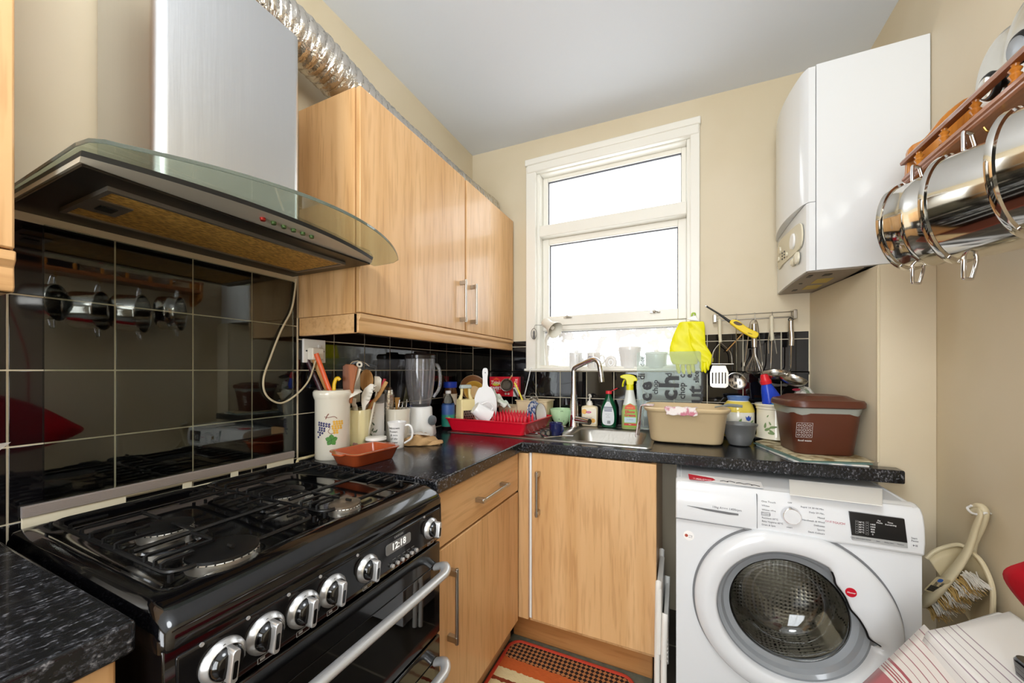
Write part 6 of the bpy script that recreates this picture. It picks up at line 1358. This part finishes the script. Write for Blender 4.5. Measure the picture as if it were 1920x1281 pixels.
mk('ring', M().tube([ce+V_((.022*cos(a), 0, .027*sin(a))) for a in [2*pi*i/32 for i in range(32)]], .010, 12, closed=True), ceramic('eceae6'), tr); mk('inner_knob', M().sphere(ce+V_((0, .0, .0)), .009, 14, (1, .6, 1.5)), ceramic('e0ddd8'), tr); mk('foot', M().lathe([(.022, 1.2286), (.022, 1.236), (.012, 1.24)], 20, (-.348, 2.08, 0)), ceramic('eceae6'), tr)
pt = thing('ribbed_plant_pot', 'white ribbed ceramic plant pot on the window sill', 'plant pot', (-.248, 2.075, 1.2285))
rings = []
for z, r in ((0, .040), (.003, .042), (.09, .054), (.096, .058), (.112, .059), (.115, .057), (.108, .052), (.006, .038)):
    rings.append([(-.248+r*(1+(.03*abs(cos(13*pi*i/78*2)) if .002 < z < .095 and r > .0415 else 0))*cos(2*pi*i/156), 2.075+.72*r*(1+(.03*abs(cos(13*pi*i/78*2)) if .002 < z < .095 and r > .0415 else 0))*sin(2*pi*i/156), 1.2285+z) for i in range(156)])
mk('pot_body', M().loft(rings), ceramic('e9e8e6'), pt, ang=30)
ln = thing('lidded_container', 'white lidded ceramic container on the sill behind the glass board', 'container', (-.115, 2.075, 1.2285))
mk('container_body', M().lathe([(.046, 1.2285), (.050, 1.233), (.052, 1.30)], 40, (0, 0, 0)).xf(Matrix.Diagonal((1, .7, 1, 1))).xf(Matrix.Translation((-.115, 2.075, 0))), ceramic('dfe0dc'), ln)
mk('container_lid', M().lathe([(.054, 1.300), (.056, 1.304), (.052, 1.312), (.010, 1.318), (.008, 1.325), (.001, 1.327)], 40).xf(Matrix.Diagonal((1, .7, 1, 1))).xf(Matrix.Translation((-.115, 2.075, 0))), ceramic('e9e9e6'), ln)

# ================================================================ rubber gloves
YG = mat('yellow_rubber', 'f0ea14', .45, bump=.15, bscale=60)
gl = thing('rubber_gloves', 'pair of bright yellow rubber gloves hanging from a peg at the window frame', 'gloves', (.04, 1.99, 1.20))
def gp(u, v, d_=0): return at(u, v, Y=1.998+d_)
def glove(name, cuff, palm, fingers, thumb, d_):
    pts = [gp(u, v, d_) for u, v, w_ in cuff]; rs = [w_*.5*1.85/690*1.1 for u, v, w_ in cuff]
    P_ = crv(pts, 5); R2_ = []
    for i in range(len(P_)): t = i/5; a = min(int(t), len(rs)-2); R2_.append(rs[a]+(rs[a+1]-rs[a])*(t-a))
    g = M(); rings = []
    for p, r in zip(P_, R2_): rings.append([p+V_((r*cos(a), r*.28*sin(a)+.002*sin(3*a+p.z*90), 0)) for a in [2*pi*i/24 for i in range(24)]])
    g.loft(rings); o = mk(name, g, YG, gl, ang=70, sub=1)
    for u0, v0, u1, v1, u2, v2, r in fingers:
        mk('finger', M().tube(crv([gp(u0, v0, d_), gp((u0+u1)/2, (v0+v1)/2, d_-.002), gp(u1, v1, d_-.003), gp(u2, v2, d_-.002)], 4), [r*k for k in (1, 1.02, 1.03, 1.03, 1.0, 1, 1, .98, .95, .9, .82, .65, .35)], 12), YG, o, sub=1)
glove('left_glove', [(1290, 603, 26), (1287, 612, 28), (1281, 632, 33), (1279, 650, 38), (1281, 664, 43), (1283, 676, 42), (1284, 684, 36)], None,
      [(1270, 682, 1272, 694, 1274, 701, .0095), (1280, 684, 1281, 694, 1283, 702, .0095), (1290, 684, 1292, 697, 1294, 704, .0095), (1298, 682, 1300, 694, 1301, 700, .009), (1266, 668, 1264, 676, 1265, 682, .0085)], None, .006)
glove('right_glove', [(1304, 603, 24), (1306, 614, 25), (1307, 628, 24), (1309, 645, 22), (1316, 660, 24), (1322, 672, 24), (1324, 680, 20)], None,
      [(1316, 676, 1315, 688, 1317, 698, .0085), (1321, 680, 1321, 691, 1323, 700, .0085), (1326, 678, 1327, 686, 1328, 695, .0085), (1328, 668, 1330, 680, 1329, 688, .0085)], None, -.004)
pg = thing('hanging_peg', 'small white peg with a green top holding the yellow gloves', 'peg', gp(1300, 600)); mk('clip', M().prism([(gp(1288, 600).x, gp(1288, 600).z), (gp(1310, 600).x, gp(1310, 603).z), (gp(1304, 592).x, gp(1304, 592).z), (gp(1294, 595).x, gp(1294, 595).z)], 1.982, 1.990, 'xz'), WHITE, pg, bev=.002); mk('clip_top', M().tube(crv([gp(1297, 595), gp(1298, 588), gp(1303, 588), gp(1303, 594)], 4), .004, 8), plastic('a9c94a', .4), pg)

# ================================================================ utensil rail
RY = 1.985
def U(x, y, Y=RY): return at(1330+x/7.116, 560+y/7.116, Y=Y)
ra = thing('utensil_rail', 'steel double-wire utensil rail on the back wall right of the window', 'rail', (.31, 2.0, 1.45))
mk('upper_wire', M().tube([(.150, 2.0, 1.478), (.468, 2.0, 1.478)], .0022, 8), SATIN, ra); mk('lower_bar', M().tube([(.150, 2.0, 1.455), (.468, 2.0, 1.455)], .0032, 10), SATIN, ra)
for x in (.150, .462): bxo('end_bracket', (x-.006, x+.008, 1.994, 2.042, 1.446, 1.486), SATIN, ra, bev=.002)
for x in (.176, .240, .311, .377, .447):
    mk('s_hook', M().tube(crv([(x, 2.0, 1.482), (x, 1.994, 1.478), (x, 1.990, 1.465), (x, 1.986, 1.444), (x, 1.982, 1.436), (x, 1.978, 1.444)], 4), .0018, 6), SATIN, label='small steel hook on the utensil rail', cat='hook', group='hooks on the utensil rail')
def wt(name, label, cat, p): return thing(name, label, cat, p)
def flatp(pts, y0, y1, plane='xz'): return M().prism([(p.x, p.z) for p in pts], y0, y1, plane)
CRH = plastic('e3dcc4', .4); ST2 = mat('utensil_steel', 'c2bfb8', .22, 1)
# masher
o = wt('potato_masher', 'potato masher with a bent wire yoke hanging at the left of the rail', 'masher', U(160, 880)); mk('yoke', M().tube(crv([U(32, 868), U(38, 790), U(60, 700), U(120, 620), U(150, 595), U(185, 620), U(260, 690), U(290, 750), U(302, 868)], 5), .0028, 8), ST2, o)
g = flatp([U(20, 868), U(312, 868), U(312, 880), U(20, 880)], RY-.045, RY+.03); mk('masher_plate', g, ST2, o, bev=.001)
# turner
o = wt('slotted_turner', 'slotted steel turner with a cream handle, leftmost on the rail', 'turner', U(130, 1180))
for k in range(1): pass
xs_ = [10, 35, 52, 80, 95, 122, 138, 165, 181, 207, 222, 255]; Y_ = RY-.018
g = M()
for i in range(0, 12, 2): g.add(*[[U(xs_[i], 985, Y_), U(xs_[i+1], 985, Y_), U(xs_[i+1], 1135, Y_), U(xs_[i], 1135, Y_)], [(0, 1, 2, 3)]])
a0, a1 = U(10, 985, Y_), U(255, 985, Y_); top_, bt_ = [U(40, 895, Y_), U(215, 895, Y_)], [U(10, 1135, Y_), U(255, 1135, Y_), U(250, 1170, Y_), U(215, 1192, Y_), U(50, 1185, Y_), U(15, 1165, Y_)]
g.add([a0, top_[0], top_[1], a1], [(0, 1, 2, 3)]); g.add(bt_, [tuple(range(6))])
mk('turner_blade', g, ST2, o, solid=.0015, smooth=False); mk('shaft', M().tube([U(128, 900, Y_), U(133, 850, Y_), U(140, 560, Y_)], .0055, 8, flat=.4), ST2, o)
def chandle(o, x, y0, y1, m, Y=RY-.014, w=.0135): mk('handle', M().tube(crv([U(x-2, y0, Y), U(x-1, y0+14, Y), U(x, (y0+y1)/2, Y), U(x+6, y1-20, Y), U(x+8, y1, Y)], 5), [w*k for k in [.6, .85, .95, 1, 1]+[1]*6+[.95, .92, .9, .92, .95, 1, 1, .98, .9, .6]], 12, flat=.55), m, o); mk('hanging_hole', M().tube(crv([U(x, y0+32, Y-.0055), U(x+4, y0+50, Y-.0055), U(x, y0+78, Y-.0055)], 3), .0022, 8), mat('dark_hole', '5a5348', .6), o)
chandle(o, 140, 275, 585, CRH)
# slotted spoon
o = wt('slotted_spoon', 'slotted steel spoon, second utensil from the left on the rail', 'spoon', U(362, 1215)); c0 = U(362, 1100); g = bowlmesh((c0.x, RY-.01, c0.z), .036, (0, -1, 0), .32, n=36, sc=(1, 1.18))
sp1 = mk('spoon_bowl', g, ST2, o)
for x, y, h_ in ((310, 1040, 22), (400, 1040, 22), (355, 1085, 24), (310, 1125, 20), (405, 1125, 20), (360, 1165, 22)): mk('slot', M().tube([U(x, y-h_, RY-.014+.0), U(x+4, y+h_, RY-.014)], .0022, 8), BLACKM, sp1)
mk('shaft', M().tube([U(362, 985, RY-.012), U(362, 800, RY-.012), U(358, 500, RY-.012), U(355, 270, RY-.012)], [.005, .0048, .0065, .0058], 10, flat=.35), ST2, o)
# whisk
o = wt('balloon_whisk', 'steel balloon whisk hanging in the middle of the rail', 'whisk', U(600, 1080)); mk('handle', M().tube([U(596, 340), U(598, 480), U(600, 650)], [.0112, .0116, .0112], 14), ST2, o)
c0 = U(600, 660); 
for k in range(6):
    a = pi*k/6; dxx, dyy = cos(a), sin(a); P5 = []
    for t in range(21):
        q_ = t/20*2-1; z = c0.z-.0605*(1-q_*q_)**.5*.98 if False else None
    prof_ = [(.004, 0), (.005, -.028), (.013, -.052), (.025, -.078), (.032, -.096), (.030, -.108), (.017, -.116), (0, -.118)]
    pts = [c0+V_((r*dxx, r*dyy*.9, z)) for r, z in prof_]+[c0+V_((-r*dxx, -r*dyy*.9, z)) for r, z in prof_[::-1][1:]]
    mk('whisk_wire', M().tube(crv(pts, 3), .0009, 6), ST2, o)
# tongs
for nm, lb, pts in (('salad_tongs', 'thin steel tongs hanging behind the whisk', [U(470, 900), U(490, 780), U(525, 520), U(545, 340), U(575, 285), U(620, 280), U(650, 340), U(670, 500), U(700, 780), U(712, 895)]), ('small_tongs', 'small steel tongs hanging behind the cream handled ladle', [U(795, 735), U(790, 600), U(800, 520), U(830, 300), U(870, 520), U(885, 600), U(905, 735)])):
    o = wt(nm, lb, 'tongs', pts[0]); mk('spring_arms', M().tube(crv([p+V_((0, .010, 0)) for p in pts], 4), .0018, 6, flat=1), ST2, o)
    if nm == 'salad_tongs':
        for p in (pts[0], pts[-1]): mk('tong_tip', M().sphere(p+V_((0, .01, .006)), .006, 10, (.5, .5, 2.2)), ST2, o)
# cream handled ladle
def ladle(o, cx, cy, r, Y, ax): c0 = U(cx, cy, Y); mk('ladle_bowl', bowlmesh(c0, r, ax, .62, n=36), ST2, o)
o = wt('cream_handled_ladle', 'steel ladle with a cream handle, second utensil from the right on the rail', 'ladle', U(870, 1060)); ladle(o, 866, 985, .050, RY-.052, (-.1, -.25, .97)); chandle(o, 830, 235, 560, CRH); mk('shaft', M().tube(crv([U(832, 560), U(828, 700), U(822, 860), U(818, 930, RY-.012), U(818, 950, RY-.02)], 4), .0026, 8), ST2, o)
o = wt('steel_handled_ladle', 'all-steel ladle with a rounded handle, rightmost on the rail', 'ladle', U(1110, 1140)); ladle(o, 1112, 1055, .053, RY-.086, (.25, -.3, .92)); mk('handle', M().tube(crv([U(1085, 300), U(1085, 400), U(1095, 520), U(1090, 630)], 4), .0135, 12, flat=.8), ST2, o); mk('shaft', M().tube(crv([U(1088, 630), U(1085, 800), U(1080, 920), U(1066, 985, RY-.030), U(1056, 1010, RY-.045)], 4), [.0075]*6+[.007]*6+[.009, .010, .011, .012, .012], 10, flat=.5), ST2, o)
mk('hanging_loop', M().tube([U(1085, 280)+V_((.008*cos(a), 0, .007*sin(a))) for a in [2*pi*i/20 for i in range(20)]], .0022, 8, closed=True), BLACKM, o)
# clothes-peg / wooden stick and gas lighter
o = wt('wooden_tongs', 'pale wooden stick hanging slantwise behind the gas lighter', 'stick', U(230, 700)); mk('stick', M().tube([U(228, 700, RY-.004), U(440, 475, RY-.004), U(520, 390, RY-.004)], .0055, 8, flat=.5), WOODS, o)
o = wt('gas_lighter', 'yellow gas lighter with a long black nozzle lying across the rail', 'lighter', U(400, 400)); LY = RY-.032
YL = plastic('f2d324', .3)
ou = [U(a, b, LY) for a, b in ((270, 312), (300, 285), (370, 290), (430, 330), (520, 395), (640, 450), (655, 485), (635, 520), (590, 530), (510, 495), (400, 430), (320, 370), (280, 340))]
mk('lighter_body', M().prism(pix([(p.x, p.z) for p in ou], 3), LY-.009, LY+.009, 'xz'), YL, o, bev=.004)
mk('trigger_hole', M().prism(pix([(U(a, b, LY).x, U(a, b, LY).z) for a, b in ((318, 322), (350, 305), (395, 322), (440, 348), (400, 362), (350, 350))], 3), LY-.0102, LY-.0092, 'xz'), mat('dark_trigger', '5a4630', .5), o)
mk('nozzle', M().tube([U(278, 312, LY), U(120, 200, LY), U(-45, 100, LY)], [.0062, .0042, .0038], 12), BLACKM, o); mk('nozzle_tip', M().tube([U(-40, 103, LY), U(-50, 97, LY)], .0045, 12), CHROME, o)
pp = [U(515, 455, LY-.0105), U(575, 475, LY-.0105)]; text('Lighter', .007, BLACKINK, o, (pp[0]+pp[1])/2, (.9, 0, -.42), (0.42, 0, .9))

# ================================================================ socket, plug, cable on the left wall
sc3 = thing('wall_socket', 'white double wall socket on the black tiles under the wall cupboard', 'socket', (-1.206, .912, 1.245))
mk('face_plate', M().box(-1.209, -1.199, .869, .957, 1.245, 1.329), WHITE, sc3, bev=.002); mk('switch', M().box(-1.1992, -1.196, .925, .937, 1.292, 1.310), WHITE, sc3, bev=.001)
for y in (.880, .948): mk('screw', M().cyl((-1.200, y, 1.287), (-1.198, y, 1.287), .003, n=12), BLACKM, sc3)
pl = thing('plug', 'white three-pin plug pushed into the wall socket', 'plug', (-1.185, .905, 1.25)); mk('plug_body', M().box(-1.1985, -1.170, .882, .928, 1.255, 1.298), plastic('efe9dc', .35), pl, bev=.004)
cab = crv([V_((-1.195, .838, 1.53)), V_((-1.196, .835, 1.49)), V_((-1.197, .822, 1.42)), at(527, 620, X=-1.196), at(508, 668, X=-1.196), at(494, 712, X=-1.196), at(500, 742, X=-1.196), at(525, 756, X=-1.196), at(552, 743, X=-1.19), at(578, 715, X=-1.18), V_((-1.178, .900, 1.252))], 8)
mk('appliance_cable', M().tube(cab, .0030, 8), plastic('cfc2a4', .5), label='cream flex looping over the black tiles from the hood down to the plug', cat='cable')
mk('cooker_cable', M().tube(crv([at(556, 872, X=-1.17), at(560, 862, X=-1.17), at(575, 858, X=-1.15), at(600, 851, X=-1.19), V_((-1.195, 1.0, .916))], 6), .0045, 8), plastic('c9b98f', .6), label='cream flex lying along the worktop end behind the grape crock', cat='cable')

# ================================================================ rug
rg = thing('woven_rug', 'striped woven rug with a red border on the floor in front of the sink unit', 'rug', (-.42, .95, .0))
def rugmat():
    m = mat('woven_rug', 'a04a28', .95); nt = m.node_tree; N = nt.nodes; p = N['Principled BSDF']
    tc = N.new('ShaderNodeTexCoord'); sx = N.new('ShaderNodeSeparateXYZ'); nt.links.new(tc.outputs['Object'], sx.inputs[0])
    n = N.new('ShaderNodeTexNoise'); n.inputs['Scale'].default_value = 60; nt.links.new(tc.outputs['Object'], n.inputs['Vector'])
    ad = N.new('ShaderNodeMath'); ad.operation = 'MULTIPLY_ADD'; ad.inputs[1].default_value = .014; nt.links.new(n.outputs['Fac'], ad.inputs[0]); nt.links.new(sx.outputs['Y'], ad.inputs[2])
    mr = N.new('ShaderNodeMapRange'); mr.inputs['From Min'].default_value = .15; mr.inputs['From Max'].default_value = .56; nt.links.new(ad.outputs[0], mr.inputs['Value'])
    r = N.new('ShaderNodeValToRGB'); r.color_ramp.interpolation = 'CONSTANT'; cols = [('5a2b1a', 0), ('e4d4a4', .06), ('8a3a1e', .17), ('e4d4a4', .20), ('8a3a1e', .31), ('e4d4a4', .34), ('8a3a1e', .46), ('e4d4a4', .50), ('c8622c', .62), ('5a3020', .76), ('5a3020', .98)]
    r.color_ramp.elements[0].color = L(cols[0][0]); r.color_ramp.elements[1].position = cols[1][1]; r.color_ramp.elements[1].color = L(cols[1][0])
    for c_, p_ in cols[2:]: e = r.color_ramp.elements.new(p_); e.color = L(c_)
    nt.links.new(mr.outputs[0], r.inputs['Fac'])
    ck2 = N.new('ShaderNodeTexChecker'); ck2.inputs['Scale'].default_value = 75; mp = N.new('ShaderNodeMapping'); mp.inputs['Rotation'].default_value = (0, 0, .78); nt.links.new(tc.outputs['Object'], mp.inputs['Vector']); nt.links.new(mp.outputs['Vector'], ck2.inputs['Vector'])
    ck2.inputs['Color1'].default_value = L('b87a4a'); ck2.inputs['Color2'].default_value = L('2a1a16')
    gt_ = N.new('ShaderNodeMath'); gt_.operation = 'GREATER_THAN'; gt_.inputs[1].default_value = .76; nt.links.new(mr.outputs[0], gt_.inputs[0])
    mx = N.new('ShaderNodeMix'); mx.data_type = 'RGBA'; nt.links.new(gt_.outputs[0], mx.inputs[0]); nt.links.new(r.outputs['Color'], mx.inputs[6]); nt.links.new(ck2.outputs['Color'], mx.inputs[7]); nt.links.new(mx.outputs[2], p.inputs['Base Color'])
    b = N.new('ShaderNodeBump'); b.inputs['Strength'].default_value = .8; b.inputs['Distance'].default_value = .004; nt.links.new(n.outputs['Fac'], b.inputs['Height']); nt.links.new(b.outputs['Normal'], p.inputs['Normal']); return m
ru = RR(.52, 1.1, .05, .001, 6, -.42, .955); g = M().loft([ru, [(x, y, .010) for x, y, z in ru]]); mk('rug_pile', g, rugmat(), rg)
mk('rug_border', M().tube([(x, y, .0085) for x, y, z in RR(.525, 1.105, .052, 0, 6, -.42, .955)], .0075, 8, closed=True), mat('red_binding', 'c0402a', .9), rg)
